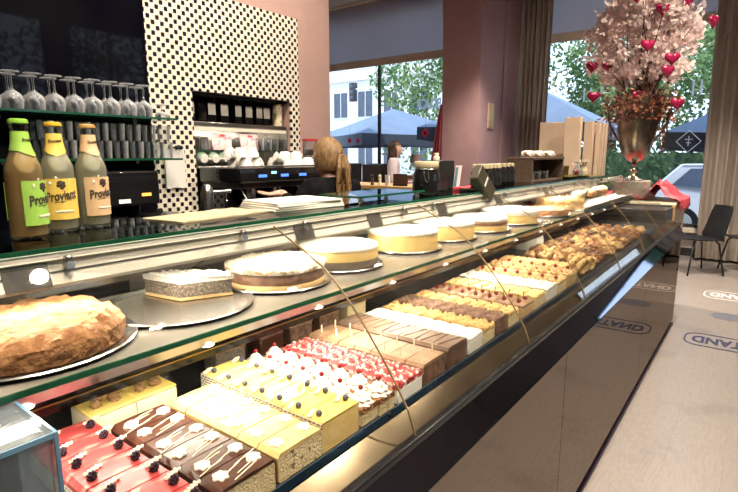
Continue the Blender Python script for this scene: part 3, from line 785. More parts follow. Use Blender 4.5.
cake('custard_cake', 'pale custard cake with dark poppy base and white top', 1.205, 1.03, [
    ('dark_base', 'poppy', (.122, .001, .026, .001, 30, 1., {'edge': .002})), ('custard', 'cheesecake', (.122, .0263, .056, .001, 30, 2., {'edge': .003})),
    ('cream_top', 'cream', (.123, .0563, .066, .002, 30, 3., {'edge': .006, 'dome': .004}))])
plate(1.575, 1.035, .150, 'steel plate under the tall cheesecake flecked with chocolate')
cake('cheesecake', 'tall yellow cheesecake with chocolate-flecked cream top', 1.575, 1.035, [
    ('cheese_filling', 'cheesecake', (.130, .001, .058, .001, 30, 1., {'edge': .003})), ('flecked_cream', 'chocspeck', (.131, .0583, .068, .003, 50, 2., {'edge': .006, 'dome': .004}))])
plate(1.88, 1.035, .145, 'steel plate under the plain cheesecake')
cake('cheesecake', 'plain yellow cheesecake with smooth white top behind the flecked one', 1.88, 1.035, [
    ('cheese_filling', 'cheesecake', (.128, .001, .056, .001, 30, 3., {'edge': .003})), ('cream_top', 'cream', (.129, .0563, .068, .002, 50, 2., {'edge': .008, 'dome': .004}))])
plate(2.19, 1.015, .145, 'steel plate under the cake with the chocolate sprinkled rim')
cake('chocolate_rim_cake', 'cream cake with chocolate-sprinkled rim on the shelf', 2.19, 1.015, [
    ('sponge', 'cheesecake', (.124, .001, .030, .001, 30, 3., {'edge': .003})), ('chocolate_side', 'chocbrown', (.126, .0303, .046, .004, 90, 3., {'edge': .004})), ('flecked_cream', 'chocspeck', (.125, .0463, .06, .004, 50, 6., {'edge': .01, 'dome': .004}))])
plate(2.53, 1.01, .160, 'steel plate under the white almond gateau')
cake('almond_gateau', 'white almond gateau with golden side on the shelf', 2.53, 1.01, [
    ('sponge', 'cheesecake', (.143, .001, .045, .002, 40, 3., {'edge': .003})), ('almond_top', 'icing', (.144, .0453, .066, .006, 50, 6., {'edge': .01, 'dome': .006}))])
plate(2.96, .99, .160, 'steel plate under the flat orange-brown tart')
cake('apricot_tart', 'flat orange-brown tart on the shelf beyond the almond gateau', 2.96, .99, [
    ('crust', 'bread', (.148, .001, .026, .003, 40, 3., {'edge': .004})), ('fruit_glaze', 'nut', (.14, .0263, .034, .003, 50, 6., {'edge': .008, 'dome': .004}))])
r = cake('fruit_cream_cake', 'cream cake strewn with red berries beyond the flat tart', 3.38, 1.02, [
    ('crust', 'crust', (.15, .001, .03, .002, 40, 3., {'edge': .004})), ('fruit_topping', 'fruitmix', (.148, .0303, .06, .008, 40, 8., {'edge': .01, 'dome': .01}))])
def roll(name, lab, x, y, L, rad, m, rz, sm=None):
    r = thing(name, lab, 'pastry', (x, y, SHZ+.001), rz)
    b = MB(); pts = []; rs = []
    for k in range(13):
        t = k/12; pts.append((L*(t-.5), 0, rad*1.05)); rs.append(rad*(1-abs(2*t-1)**6*.7)*(1+.04*math.sin(k*2.1)))
    b.tube(pts, rs, 16).build('pastry_roll', m, r)
    s = MB()
    for k in range(5):
        t = -.36+.18*k; s.tube([(L*t-.01, -rad*.75, rad*1.5), (L*t, 0, rad*1.95), (L*t+.01, rad*.75, rad*1.5)], rad*.1, 6)
    s.build('topping_stripes', sm or 'icing', r)
    return r
roll('cream_roll', 'fat golden cream roll beside the berry cake', 3.72, 1.0, .26, .045, 'custard', .2)
roll('film_wrapped_roll', 'pastry roll under blue-tinted film at the back of the shelf', 3.65, 1.14, .34, .04, 'shelfrim', .1, 'blueedge')
roll('strudel', 'long brown strudel at the far end of the shelf', 4.42, 1.04, .62, .045, 'bread', .05)
roll('sugar_strudel', 'long sugar-white strudel behind the brown one', 4.38, 1.155, .6, .036, 'icing', .05)
r = thing('white_platter', 'long white paper-lined platter along the far shelf edge', 'platter', (4.02, .905, SHZ+.001))
MB().prism([(-.055, .0), (.055, .0), (.07, .022), (.064, .024), (.05, .006), (-.05, .006), (-.064, .024), (-.07, .022)], -.72, .72).build('dish', 'white', r)
pm = MB(); g = []
for i in range(29):
    g.append([(-.70+.05*i, -.052+.0208*j, .009+.006*noise.noise(Vector((i*.7, j*.9, 1)))) for j in range(6)])
pm.loft([row + [(a, b, c-.0015) for a, b, c in row[::-1]] for row in g]).build('paper_liner', 'paper', r)
for i in range(3):
    r = thing('cream_horn', 'pale cream horn on the back of the shelf, %s from the strudels' % ORD[i], 'pastry', (3.98-.13*i if i else 3.98, 1.15, SHZ+.001), .3, 'cream horns at the back of the shelf')
    MB().tube([(-.05, 0, .014), (-.01, 0, .020), (.035, 0, .026)], [.008, .017, .025], 14).build('horn', 'crust', r)
    MB().ball((.040, 0, .027), .023, 2, (.7, 1, 1), .2).build('cream', 'cream', r)
# cake server lying between cakes
r = thing('cake_server', 'cake server with pale handle lying behind the cakes', 'cake server', (2.13, 1.2, SHZ+.001), .3)
MB().prism([(-.02, -.03), (.08, -.03), (.11, 0), (.08, .03), (-.02, .03)], .001, .003, 'Z').build('blade', 'steel', r)
MB().tube([(-.02, 0, .003), (-.06, 0, .02), (-.17, 0, .022)], [.004, .006, .008], 10).build('handle', 'whitechoc', r)

# ---------------------------------------------------------------- bottles on the glass top
def bottle_mat(nm, tint, d):
    m, t, out = nt(nm)
    a = N(t, 'ShaderNodeBsdfTransparent'); a.inputs[0].default_value = c4(tint)
    p = N(t, 'ShaderNodeBsdfPrincipled', Roughness=.4); p.inputs['Base Color'].default_value = c4(d[:3])
    tl = N(t, 'ShaderNodeBsdfTranslucent'); tl.inputs[0].default_value = c4(d[:3])
    ms = N(t, 'ShaderNodeMixShader'); ms.inputs[0].default_value = .25; t.links.new(p.outputs[0], ms.inputs[1]); t.links.new(tl.outputs[0], ms.inputs[2])
    mx = N(t, 'ShaderNodeMixShader'); mx.inputs[0].default_value = d[3]
    t.links.new(a.outputs[0], mx.inputs[1]); t.links.new(ms.outputs[0], mx.inputs[2]); t.links.new(mx.outputs[0], out.inputs[0])
    M[nm] = m
bottle_mat('rhubarb_lemonade', (.9, .72, .4), (.95, .68, .30, .85))
bottle_mat('clear_lemonade', (.95, .95, .82), (.95, .92, .70, .85))
M['bottleglass'] = pane('bottle_glass', (.97, .98, .96), 1.45, .8, .10, (.6, .62, .55), True)
BP = [(.001, .003), (.022, .0), (.0295, .003), (.031, .008), (.031, .118), (.030, .130), (.024, .146), (.0175, .160), (.0148, .175), (.0130, .198), (.0140, .200), (.0140, .206), (.0128, .208), (.001, .208)]
def bottle(x, y, face, lab, cols, liquid, back):
    r = thing('lemonade_bottle', lab, 'bottle', (x, y, 1.3475), face)
    MB().lathe(BP, (0, 0, 0), 32).build('bottle_glass', 'bottleglass', r)
    IP = [(.001, .0075), (.0285, .0085), (.0292, .117), (.0282, .130), (.0222, .1465), (.0150, .161), (.001, .1615)]
    MB().lathe(IP, (0, 0, 0), 28).build('drink', liquid, r)
    cm = 'label_'+cols
    def arc(z0f, z1f, rf, a0, a1, n=20, th=.0006):
        m = MB(); rows = []
        for i in range(n+1):
            a = a0+(a1-a0)*i/n
            rows.append([(math.cos(a)*rf(z)*k, math.sin(a)*rf(z)*k, z) for z, k in [(z0f(a)+(z1f(a)-z0f(a))*q/4, 1.) for q in range(5)]+[(z1f(a)+(z0f(a)-z1f(a))*q/4, 1.025) for q in range(5)]])
        return m.loft(rows)
    rb = lambda z: .0314
    def rn(z):
        for (r0, z0), (r1, z1) in zip(BP, BP[1:]):
            if z0 <= z <= z1 and z1 > z0: return r0+(r1-r0)*(z-z0)/(z1-z0)+.0005
        return .0140
    A = 1.15
    lb = arc(lambda a: .027, lambda a: .107, rb, -A, A).build('front_label', cm, r)
    if back: arc(lambda a: .036, lambda a: .104, rb, PI-.62, PI+.62).build('back_label', cm, r)
    nl = arc(lambda a: .150+.010*min(1, abs(a)/1.3) if abs(a) < 1.4 else .160, lambda a: .194, rn, -PI*.999, PI*.999, 40).build('neck_label', cm, r)
    def bend(zc, rr): return lambda u, v, d: Vector((math.cos(u/rr)*(rr+.0012+d), math.sin(u/rr)*(rr+.0012+d), zc+v+u*.12))
    text_obj('brand_lettering', 'Proviant', .016, 'ink', lb, bend(.0745, .0320), fit=(.054, .0185), depth=.0002, bold=.012)
    text_obj('neck_lettering', 'Proviant', .01, 'ink', nl, bend(.1795, .0150), fit=(.022, .007), depth=.0002, bold=.01)
    fm = MB()
    R = .0322
    for (u, v, s) in ((0, .0965, .0046), (-.0045, .094, .004), (.005, .0935, .0038), (-.004, .0995, .0036), (.0045, .099, .0036), (.001, .0895, .004), (0, .1015, .003)):
        fm.ball((math.cos(u/R)*R, math.sin(u/R)*R, v), s, 1, (.35, 1, 1))
    fm.tube([(math.cos(u/R)*R*1.004, math.sin(u/R)*R*1.004, .0625+u*.14) for u in (-.014, 0, .017)], [.0006, .0013, .0005], 5)
    fm.build('portrait_mark', 'ink', lb)
    sp = MB()
    for (u, v, s) in ((-.017, .098, .005), (.018, .074, .0045), (-.022, .070, .003), (.016, .104, .0032), (-.008, .109, .0028)):
        sp.ball((math.cos(u/R)*(R-.0006), math.sin(u/R)*(R-.0006), v), s, 1, (.18, 1, 1))
    for k in range(8): 
        u = -.012+.0042*k; sp.ball((math.cos(u/R)*R, math.sin(u/R)*R, .043), .0032, 1, (.25, 1, 1))
    sp.build('label_dots', 'label_white', lb)
    MB().lathe([(.0005, .2075), (.0140, .2075), (.0158, .2083), (.0160, .2095), (.0150, .2145), (.012, .2160), (.0005, .2163)], (0, 0, 0), 42, lambda a, z: 1+(.03*math.cos(21*a) if z < .21 else 0)).build('crown_cap', 'cap_'+cols, r)
for nm, c in (('green', (.36, .62, .10)), ('yellow', (.86, .60, .12)), ('peach', (.74, .50, .28))):
    M['label_'+nm] = mat('label_'+nm, c, .5, c2=tuple(q*.94 for q in c), scale=60)
for nm, c in (('green', (.35, .68, .08)), ('yellow', (.82, .52, .05)), ('peach', (.66, .40, .14))):
    M['cap_'+nm] = mat('cap_'+nm, c, .3, .2, c2=tuple(q*.95 for q in c), scale=60)
M['ink'] = mat('dark_ink', (.06, .035, .02), .6); M['label_white'] = mat('label_cream', (.86, .82, .66), .5)
cd = math.atan2(-1.1, -.42)
bottle(.372, 1.066, cd+1.0, 'brown lemonade bottle with lime green labels and green cap', 'green', 'rhubarb_lemonade', True)
bottle(.449, 1.118, cd+.12, 'clear lemonade bottle with yellow labels, middle of the three bottles', 'yellow', 'clear_lemonade', False)
bottle(.522, 1.135, cd+.62, 'clear lemonade bottle with peach-coloured labels and orange cap', 'peach', 'clear_lemonade', False)

# ---------------------------------------------------------------- things on the glass top
TZ0 = 1.3478
r = thing('paper_stack', 'stack of white pastry paper on the glass top before the barista', 'paper stack', (1.08, 1.10, TZ0), -.12)
for k in range(4): MB().box(-.13+.004*k, .13-.003*k, -.085, .085, .0002+.006*k, .0055+.006*k, .001, rot=.03*(k % 3)).build('paper_sheaf', 'paper', r)
r = thing('wrapping_paper', 'flat sheets of brownish wrapping paper on the glass top beside the white stack', 'paper', (.80, 1.115, TZ0), .10)
m = MB(); g = []
for i in range(15):
    g.append([(-.145+.0207*i, -.075+.03*j, .0035+.0028*noise.noise(Vector((i*.5, j*.8, 3)))) for j in range(6)])
m.loft([row+[(a, b, 0.0001) for a, b, c in row[::-1]] for row in g]).build('sheet', 'kraft', r)
r = thing('glass_riser', 'pair of clear green-edged glass sheets lying on the counter top', 'glass sheet', (1.46, 1.08, TZ0))
MB().box(-.19, .19, -.085, .085, .018, .024).build('sheet', 'topglass', r, False, False)
MB().box(-.192, .192, -.089, -.0855, .0175, .0245).box(-.192, .192, .0855, .089, .0175, .0245).box(-.195, -.1905, -.0855, .0855, .0175, .0245).build('sheet_edge', 'greenedge', r, False, False)
MB().cyl((-.17, -.07, 0), (-.17, -.07, .0175), .008).cyl((.17, -.07, 0), (.17, -.07, .0175), .008).cyl((-.17, .07, 0), (-.17, .07, .0175), .008).cyl((.17, .07, 0), (.17, .07, .0175), .008).build('spacer', 'steel', r)
r = thing('clip_top_jar', 'black glass jar with wooden lid and wire clip on the counter top', 'jar', (1.76, 1.05, TZ0))
MB().lathe([(.001, 0), (.045, 0), (.052, .006), (.054, .03), (.053, .075), (.043, .095), (.041, .103), (.001, .103)], (0, 0, 0), 32).build('glass_body', 'black_gloss', r)
MB().lathe([(.001, .104), (.046, .104), (.048, .108), (.048, .124), (.045, .128), (.001, .128)], (0, 0, 0), 32).build('lid', 'kraft', r)
MB().tube([(-.052, -.02, .10), (-.058, -.025, .08), (-.054, -.03, .055), (-.050, -.035, .05), (-.046, -.04, .06), (-.044, -.034, .10)], .0018, 6).tube([(.0455*math.cos(a), .0455*math.sin(a), .099) for a in [2*PI*i/24 for i in range(25)]], .0016, 6).build('wire_clip', 'steel', r)
r = thing('small_cork_jar', 'tiny pale corked pot on top of the black boxes', 'pot', (1.985, 1.135, 1.4782))
MB().lathe([(.001, 0), (.013, 0), (.014, .012), (.009, .018), (.009, .022), (.011, .023), (.011, .03), (.001, .031)], (0, 0, 0), 16).build('pot_body', 'whitechoc', r)
for i, (x, y, w, d, h, lab) in enumerate(((1.99, 1.13, .085, .06, .130, 'black gift box with small gold label behind the jar'), (2.12, 1.165, .09, .05, .128, 'black gift box standing beside the blue-white leaflet'))):
    r = thing('gift_box', lab, 'box', (x, y, TZ0), 0, 'black gift boxes')
    MB().box(-w/2, w/2, -d/2, d/2, 0, h, .003).build('carton', 'black', r)
    MB().box(-w/2-.0008, -w/2-.0001, -.012, .012, h-.05, h-.008).build('gold_label', 'goldtray', r, False, False)
r = thing('leaflet', 'blue and white leaflet leaning against the black gift box', 'leaflet', (2.155, 1.118, TZ0))
MB().box(-.03, .03, -.001, .001, .001, .105, rx=.12).build('sheet', 'white', r, False, False)
MB().box(-.03, -.006, -.0025, -.0012, .008, .098, rx=.12).build('blue_print', 'bluescreen_matt' if 'bluescreen_matt' in M else 'blueedge', r, False, False)
tag(MB().box(2.02, 2.2, 1.0, 1.07, TZ0, TZ0+.014, .002).build('flat_box', 'redcloth', loc=(2.11, 1.035, TZ0)), 'flat red box lying in front of the black gift boxes', 'box')
# small bottles with tan caps
pb = None
for i in range(14):
    row = 0 if i < 5 else 1
    x = 2.20+.045*i if row == 0 else 2.235+.058*(i-4); y = 1.02 if row == 0 else 1.10
    lab = 'small dark bottle, %s of the %s row of little bottles behind the display' % (ORD[i if row == 0 else i-5], ('short front', 'tan-capped rear')[row])
    if pb is None:
        pb = thing('small_bottle', lab, 'bottle', (x, y, TZ0), 0, 'little dark bottles')
        MB().lathe([(.001, 0), (.017, 0), (.018, .003), (.018, .06), (.012, .076), (.0085, .082), (.0085, .09), (.001, .09)], (0, 0, 0), 16).build('bottle_body', 'black_gloss', pb)
        MB().lathe([(.001, .0905), (.0125, .0905), (.0125, .107), (.0105, .109), (.001, .109)], (0, 0, 0), 16).build('cap', 'kraft', pb)
        MB().lathe([(.0184, .012), (.0186, .013), (.0186, .05), (.0184, .051)], (0, 0, 0), 16, None, False).build('paper_label', 'black', pb)
    else: dup(pb, (x, y, TZ0), 0, lab)
r = thing('customer_display', 'tilted olive display head with purple screen on a short black foot', 'display', (2.06, .99, TZ0), .0)
MB().box(-.05, .05, -.03, .045, 0, .012, .003).tube([(.0, .0, .012), (-.006, -.01, .04)], [.014, .012], 12).build('foot', 'black', r)
hd = MB().box(-.042, .042, -.02, .02, -.075, .075, .004).build('display_head', 'olive', r); hd.location = (-.004, -.045, .030); hd.rotation_euler = (-.25, -.72, .15)
MB().box(.0422, .0432, -.016, .016, -.02, .066).build('screen', 'purple', hd, False, False)
text_obj('display_lettering', 'KASSE', .01, 'decal', hd, lambda u, v, d: Vector((u-.004, -.0166-d, v+.01)), fit=(.03, .008), depth=.0002) if False else None
q = MB()
for k in range(5): q.box(-.026+.011*k, -.019+.011*k, -.0210, -.0202, .004, .014)
q.build('white_print', 'decal', hd, False, False)
# wooden snack stand with paper wrapped rolls, boxes and gold trays
r = thing('snack_stand', 'brown wooden display stand with open front at the far end of the counter', 'stand', (3.15, 1.10, TZ0))
MB().box(-.27, .30, -.075, .085, .125, .140, .002).build('top_shelf', 'wood', r)
MB().box(-.27, -.255, -.07, .08, 0, .1248).build('side_panel', 'wood', r); MB().box(.285, .30, -.07, .08, 0, .1248).build('side_panel', 'wood', r)
MB().box(-.2545, .2845, .07, .08, .0, .1248).build('back_panel', 'wood', r)
MB().box(-.2545, .2845, -.07, .069, .0, .008).build('bottom_shelf', 'wood', r)
for i, x in enumerate((2.97, 3.13, 3.33)):
    t = thing('wrapped_roll', 'bread roll in crumpled white paper on the wooden stand, %s from the left' % ORD[i], 'wrapped roll', (x, 1.09, TZ0+.1402), 0, 'paper wrapped rolls')
    MB().ball((0, 0, .019), .034, 3, (1.1, .8, .45), .3, 20).build('roll', 'bread', t)
    MB().lathe([(.02, .001), (.032, .004), (.037, .016), (.033, .030), (.022, .036), (.012, .037)], (0, 0, 0), 22, lambda a, z: 1+.14*math.cos(5*a+z*90), False).build('paper_wrap', 'paper', t)
for i, x in enumerate((3.0, 3.11, 3.24)):
    t = thing('glass_dessert', 'little glass dessert inside the wooden stand, %s from the left' % ORD[i], 'dessert', (x, 1.08, TZ0+.0082), 0, 'desserts in the wooden stand')
    MB().lathe([(.001, 0), (.02, 0), (.024, .05), (.0235, .05), (.0195, .002), (.001, .002)], (0, 0, 0), 18).build('glass_cup', 'clear', t)
    MB().lathe([(.001, .003), (.019, .003), (.022, .038), (.001, .044)], (0, 0, 0), 18).build('cream', ('bluescreen_matt' if i == 9 else 'cream'), t)
# side cabinet carrying the flat cartons
r = thing('side_cabinet', 'dark side cabinet joined to the service side of the counter', 'cabinet', (4.2, 1.5, 0))
MB().box(3.72, 4.9, 1.27, 1.72, 0, 1.31, .004).build('body', 'wood', r, True)
MB().box(3.70, 4.92, 1.265, 1.74, 1.311, 1.345, .004).build('cabinet_top', 'wood', r, True)
for i, (x, y0, y1, h, th, lab) in enumerate(((4.05, 1.28, 1.41, .40, .03, 'widest tan flattened cake carton standing above the wooden stand'),)):
    tag(MB().box(x, x+th, y0-.08, y1-.005, 1.3455, 1.3455+h, .002).build('flat_carton', 'brownbox', loc=(x, (y0+y1)/2, 1.3455)), lab, 'carton', 'tan cake cartons')
for i, (x, y0, y1, h) in enumerate(((3.86, 1.05, 1.16, .415), (3.99, 1.00, 1.06, .39), (4.05, .965, .995, .38), (4.12, .955, 1.03, .385), (4.2, .955, 1.02, .38))):
    tag(MB().box(x, x+.05, y0, y1, TZ0, TZ0+h, .002).build('flat_carton', 'brownbox', loc=(x, (y0+y1)/2, TZ0)), 'narrow upright tan carton beside the widest carton, %s from the left' % ORD[i], 'carton', 'tan cake cartons')
for i, x in enumerate((3.55, 3.78)):
    r = thing('gold_tray', 'round gold tray with treats near the far end, %s from the wooden stand' % ORD[i], 'tray', (x, 1.06 if i == 0 else 1.0, TZ0), 0, 'gold trays')
    MB().lathe([(.001, 0), (.05, 0), (.092, .012), (.095, .016), (.09, .015), (.05, .004), (.001, .004)], (0, 0, 0), 30).build('dish', 'goldtray', r)
r = thing('steel_cup', 'small steel cup among the treats on the nearer gold tray', 'cup', (3.56, 1.06, TZ0+.0045))
MB().lathe([(.001, 0), (.032, 0), (.034, .075), (.037, .078), (.033, .077), (.03, .004), (.001, .004)], (0, 0, 0), 24).build('cup_body', 'goldtray', r)
r = thing('sweets_box', 'dark box of sweets on the nearer gold tray', 'box', (3.50, 1.07, TZ0+.0045))
MB().box(-.028, .022, -.03, .03, 0, .055, .002).build('carton', 'black', r)
for i, (x, y) in enumerate(((3.73, 1.02), (3.79, .99), (3.84, 1.01))):
    t = thing('sweets_bag', 'gift bag of sweets with ribbon on the farther gold tray, %s from left' % ORD[i], 'gift bag', (x, y, TZ0+.0045), rnd(0, 2), 'gift bags of sweets')
    MB().lathe([(.001, 0), (.024, .002), (.027, .04), (.016, .062), (.007, .07), (.018, .09), (.022, .10), (.001, .085)], (0, 0, 0), 16, lambda a, z: 1+.12*math.cos(6*a+z*50)).build('film_bag', ('clear', 'kraft', 'clear')[i], t)
    MB().ball((0, 0, .025), .018, 2, (1, 1, 1), .3).build('sweets', ('redberry', 'whitechoc', 'flake')[i], t)
    rb = MB()
    for k in range(6): rb.tube([(0, 0, .07), (.018*math.cos(k), .018*math.sin(k), .085), (.034*math.cos(k), .034*math.sin(k), .08+.008*k)], .002, 4)
    rb.build('ribbon', 'whitechoc', t)

# ---------------------------------------------------------------- back bar
r = thing('back_counter', 'black back counter along the mosaic wall under the coffee machine', 'counter', (.6, 2.6, 0))
MB().box(-2.5, 3.2, 2.32, 2.88, 0, .88).build('cabinet_body', 'black', r, True)
MB().box(-2.5, 3.22, 2.28, 2.88, .881, .92, .004).build('worktop', 'black_gloss', r, True)
def wall_shelf(z, x1, lab):
    r = thing('glass_shelf', lab, 'shelf', (.9, 2.76, z), 0, 'green glass shelves')
    MB().box(-.4, x1, 2.63, 2.884, z-.010, z).build('shelf_pane', 'shelfglass', r, True, False)
    MB().box(-.4, x1+.001, 2.625, 2.6295, z-.0105, z+.0005).build('shelf_edge', 'greenedge', r, True, False)
    for x in (.2, .9, 1.55): MB().box(x-.01, x+.01, 2.80, 2.884, z-.03, z-.0105).build('bracket', 'steel', r, True)
wall_shelf(1.70, 1.70, 'upper green glass shelf carrying the upturned stem glasses'); wall_shelf(1.482, 1.72, 'lower green glass shelf carrying the stacked tumblers')
WG = [(.001, .163), (.033, .163), (.034, .1615), (.008, .158), (.0042, .150), (.0038, .095), (.008, .085), (.030, .066), (.038, .04), (.034, .001), (.0325, .001), (.036, .04), (.028, .066), (.006, .083), (.001, .085)]
pg = None; k = 0
for row, y in enumerate((2.685, 2.79)):
    for i in range(9):
        x = .84+.088*i + (.02 if row else 0)
        lab = 'upturned stem glass on the upper shelf, %s from the left in the %s row' % (ORD[i], ('front', 'rear')[row])
        if pg is None:
            pg = thing('stem_glass', lab, 'glass', (x, y, 1.7005), 0, 'upturned stem glasses')
            wg = [(q_*1.14, z_) for q_, z_ in WG]
            MB().lathe([p for p in wg], (0, 0, 0), 20).build('glass_bowl', 'clear', pg)
            MB().lathe([(.001, .1635), (.030, .1635), (.0335, .1655), (.001, .1675)], (0, 0, 0), 20).build('glass_foot', 'clear', pg)
        else: dup(pg, (x, y, 1.7005), 0, lab)
dup(pg, (1.655, 2.70, 1.7005), 0, 'short glass at the right end of the upper shelf', 'upturned stem glasses', scale=(.85, .85, .45))
pt = None
for lev in range(2):
    for row in range(2):
        for i in range(8):
            x = 1.06+.086*i - (.012 if lev else 0); y = 2.69+.09*row
            lab = 'clear tumbler, %s tier, %s from left, %s row of the lower shelf' % (('bottom', 'top')[lev], ORD[i], ('front', 'rear')[row])
            if lev and i == 7 and row: continue
            z = 1.4825+.0885*lev
            if pt is None:
                pt = thing('tumbler', lab, 'glass', (x, y, z), 0, 'stacked clear tumblers')
                MB().lathe([(.001, .0), (.029, 0), (.031, .002), (.036, .088), (.0345, .088), (.0295, .008), (.001, .008)], (0, 0, 0), 20).build('glass_wall', 'clear', pt)
            else: dup(pt, (x, y, z), 0, lab)
r = thing('towel', 'white paper towel hanging from two black hooks on the mosaic', 'towel', (1.83, 2.87, 1.30))
m = MB(); g = []
for i in range(11):
    g.append([(-.068+.0136*i, .004+.006*math.sin(i*.9)*(1-j*.08), .235-.0235*j*(1+.02*math.sin(i))) for j in range(11)])
m.loft([row+[(a, b+.003, c) for a, b, c in row[::-1]] for row in g]).build('cloth', 'white', r)
for x in (-.03, 0.005, .038): MB().ball((x, -.008, .245), .013, 2).tube([(x, .0, .245), (x, .022, .245)], .005, 8).build('hook', 'black', r)
r = thing('filter_brewer', 'tall black filter coffee machine with an orange lamp under the tumbler shelf', 'coffee maker', (1.28, 2.6, .9205))
MB().box(-.2, .2, -.12, .22, 0, .06, .008).box(-.2, .2, .08, .22, .0605, .5, .008).box(-.2, .2, -.12, .0795, .33, .5, .008).build('body', 'black_gloss', r)
MB().lathe([(.001, .061), (.07, .061), (.085, .09), (.085, .18), (.06, .25), (.06, .27), (.001, .27)], (0, -.03, 0), 24).build('jug', 'black', r)
MB().box(.10, .15, -.1215, -.1205, .375, .39).build('lamp', 'amber', r, False, False)
MB().box(-.02, .04, -.1215, -.1205, .345, .365).build('white_print', 'decal', r, False, False)
r = thing('black_urn', 'black round container under the tumbler shelf beside the mosaic', 'container', (1.42, 2.40, .9205))
MB().lathe([(.001, 0), (.085, 0), (.09, .01), (.09, .26), (.001, .265)], (0, 0, 0), 28).build('urn_body', 'black', r)
MB().lathe([(.001, .2655), (.092, .2655), (.092, .29), (.02, .30), (.015, .315), (.001, .315)], (0, 0, 0), 28).build('lid', 'black_gloss', r)
# niche: upper black compartment, steel shelf, glass shelf
r = thing('niche_insert', 'black and steel insert lining the niche in the mosaic', 'niche shelf', (2.415, 3.06, NZ0))
g = .004
MB().box(NX0+g, NX1-g, 3.20, 3.216, 1.715, NZ1-g).box(NX0+g, NX0+.016, 2.93, 3.199, 1.715, NZ1-g).box(NX0+.0165, NX1-g, 2.93, 3.199, NZ1-.016, NZ1-g).build('black_lining', 'black', r, True)
MB().box(NX0+g, NX1-g, 2.93, 3.216, 1.685, 1.714, .003).build('steel_shelf', 'steel', r, True)
MB().box(NX0+g, NX1-g, 3.20, 3.216, NZ0+g, 1.6845).box(NX0+g, NX0+.012, 2.93, 3.199, NZ0+g, 1.6845).box(NX1-.012, NX1-g, 2.93, 3.199, NZ0+g, 1.6845).build('steel_lining', 'steel', r, True)
MB().box(NX0+.013, NX1-.013, 2.94, 3.199, 1.525, 1.533).build('lower_glass_shelf', 'shelfglass', r, True, False)
MB().box(NX0+.02, NX1-.02, 2.93, 2.945, 1.66, 1.682).build('light_rail', 'alu', r, True)
for i, x in enumerate((2.06, 2.15, 2.228, 2.335, 2.45, 2.55, 2.645, 2.722)):
    t = thing('coffee_bag', 'black coffee bag with white label in the niche, %s from the left' % ORD[i], 'coffee bag', (x, 3.06, 1.7145), rnd(-.1, .1), 'coffee bags in the niche')
    wv = .033
    MB().loft([[(sx*wv, sy*y, z) for sx, sy in ((-1, -1), (1, -1), (1, 1), (-1, 1))] for y, z in ((.03, 0), (.034, .02), (.033, .138), (.010, .158), (.004, .170))]).build('bag', 'black_gloss', t)
    if i != 1: MB().box(-.029, .029, -.0352, -.0342, .055, .134).build('paper_label', 'paper', t, smooth=False)
r = thing('cocoa_tin', 'tall cream patterned tin at the right of the niche', 'tin', (2.788, 2.985, 1.7145))
MB().lathe([(.001, 0), (.036, 0), (.036, .15), (.001, .15)], (0, 0, 0), 24).build('tin_body', mat('patterned_tin', (.75, .66, .46), .5, c2=(.3, .22, .14), scale=45, lo=.55, hi=.6), r)
MB().lathe([(.001, .1505), (.0375, .1505), (.0375, .162), (.001, .163)], (0, 0, 0), 24).build('lid', 'goldtray', r)
M['pinkcard'] = mat('pink_floral_card', (.74, .5, .50), .6, c2=(.62, .16, .28), scale=32, lo=.56, hi=.62)
for i, x in enumerate((2.30, 2.545)):
    t = thing('greeting_card', 'pink floral card leaning in the niche, %s of two' % ('left', 'right')[i], 'card', (x, 3.03, 1.5335), 0, 'pink floral cards')
    MB().box(-.082, .082, -.0015, .0015, .001, .116, rx=-.12).build('card_sheet', 'pinkcard', t)
    MB().box(-.022, .022, -.012, -.0105, .093, .107, rx=-.12).build('card_flap', 'redcloth', t)
r = thing('milk_pitcher', 'small steel milk pitcher at the left of the niche shelf', 'pitcher', (2.135, 3.0, 1.5335))
MB().lathe([(.001, 0), (.035, 0), (.036, .03), (.028, .07), (.031, .085), (.029, .085), (.026, .07), (.033, .03), (.001, .003)], (0, 0, 0), 24).build('pitcher_body', 'steel', r)
MB().tube([(.03, 0, .075), (.055, 0, .07), (.057, 0, .035), (.035, 0, .02)], .004, 8).build('handle', 'steel', r)
for i, x in enumerate((2.64, 2.72, 2.79)):
    dup(pt, (x, 3.03, 1.5335), 0, 'clear tumbler on the niche shelf, %s to the right of the pink cards' % ORD[i], 'tumblers in the niche')
# espresso machine
em = thing('espresso_machine', 'long black espresso machine with blue displays and cups on top', 'espresso machine', (2.16, 2.6, .9205))
mx0, mx1, my0, my1 = 1.95, 2.66, 2.40, 2.78
MB().box(mx0, mx1, my0+.16, my1, .96, 1.30, .01).build('body', 'black_gloss', em, True)
MB().box(mx0-.02, mx1+.02, my0-.01, my1, 1.335, 1.425, .014, 2).build('upper_body', 'black_gloss', em, True)
MB().box(mx0, mx1, my0+.02, my1, 1.301, 1.334).build('chassis', 'black', em, True)
MB().box(mx0-.01, mx1+.01, my0-.02, my1, .935, .959, .004).build('drip_tray', 'steel', em, True)
MB().box(mx0-.02, mx1+.02, my0-.0165, my0-.0105, 1.338, 1.346).build('chrome_trim', 'steel', em, True)
MB().cyl((mx0+.05, my0+.05, .9205), (mx0+.05, my0+.05, .9345), .02).cyl((mx1-.05, my0+.05, .9205), (mx1-.05, my0+.05, .9345), .02).cyl((mx0+.05, my1-.05, .9205), (mx0+.05, my1-.05, .9345), .02).cyl((mx1-.05, my1-.05, .9205), (mx1-.05, my1-.05, .9345), .02).build('feet', 'steel', em, True)
for x in (2.10, 2.28, 2.44): MB().box(x-.032, x+.032, my0-.0125, my0-.0105, 1.368, 1.384).build('display', 'bluescreen', em, True, False)
MB().box(2.17, 2.21, my0-.0125, my0-.0105, 1.388, 1.402).build('status_display', 'cyan', em, True, False)
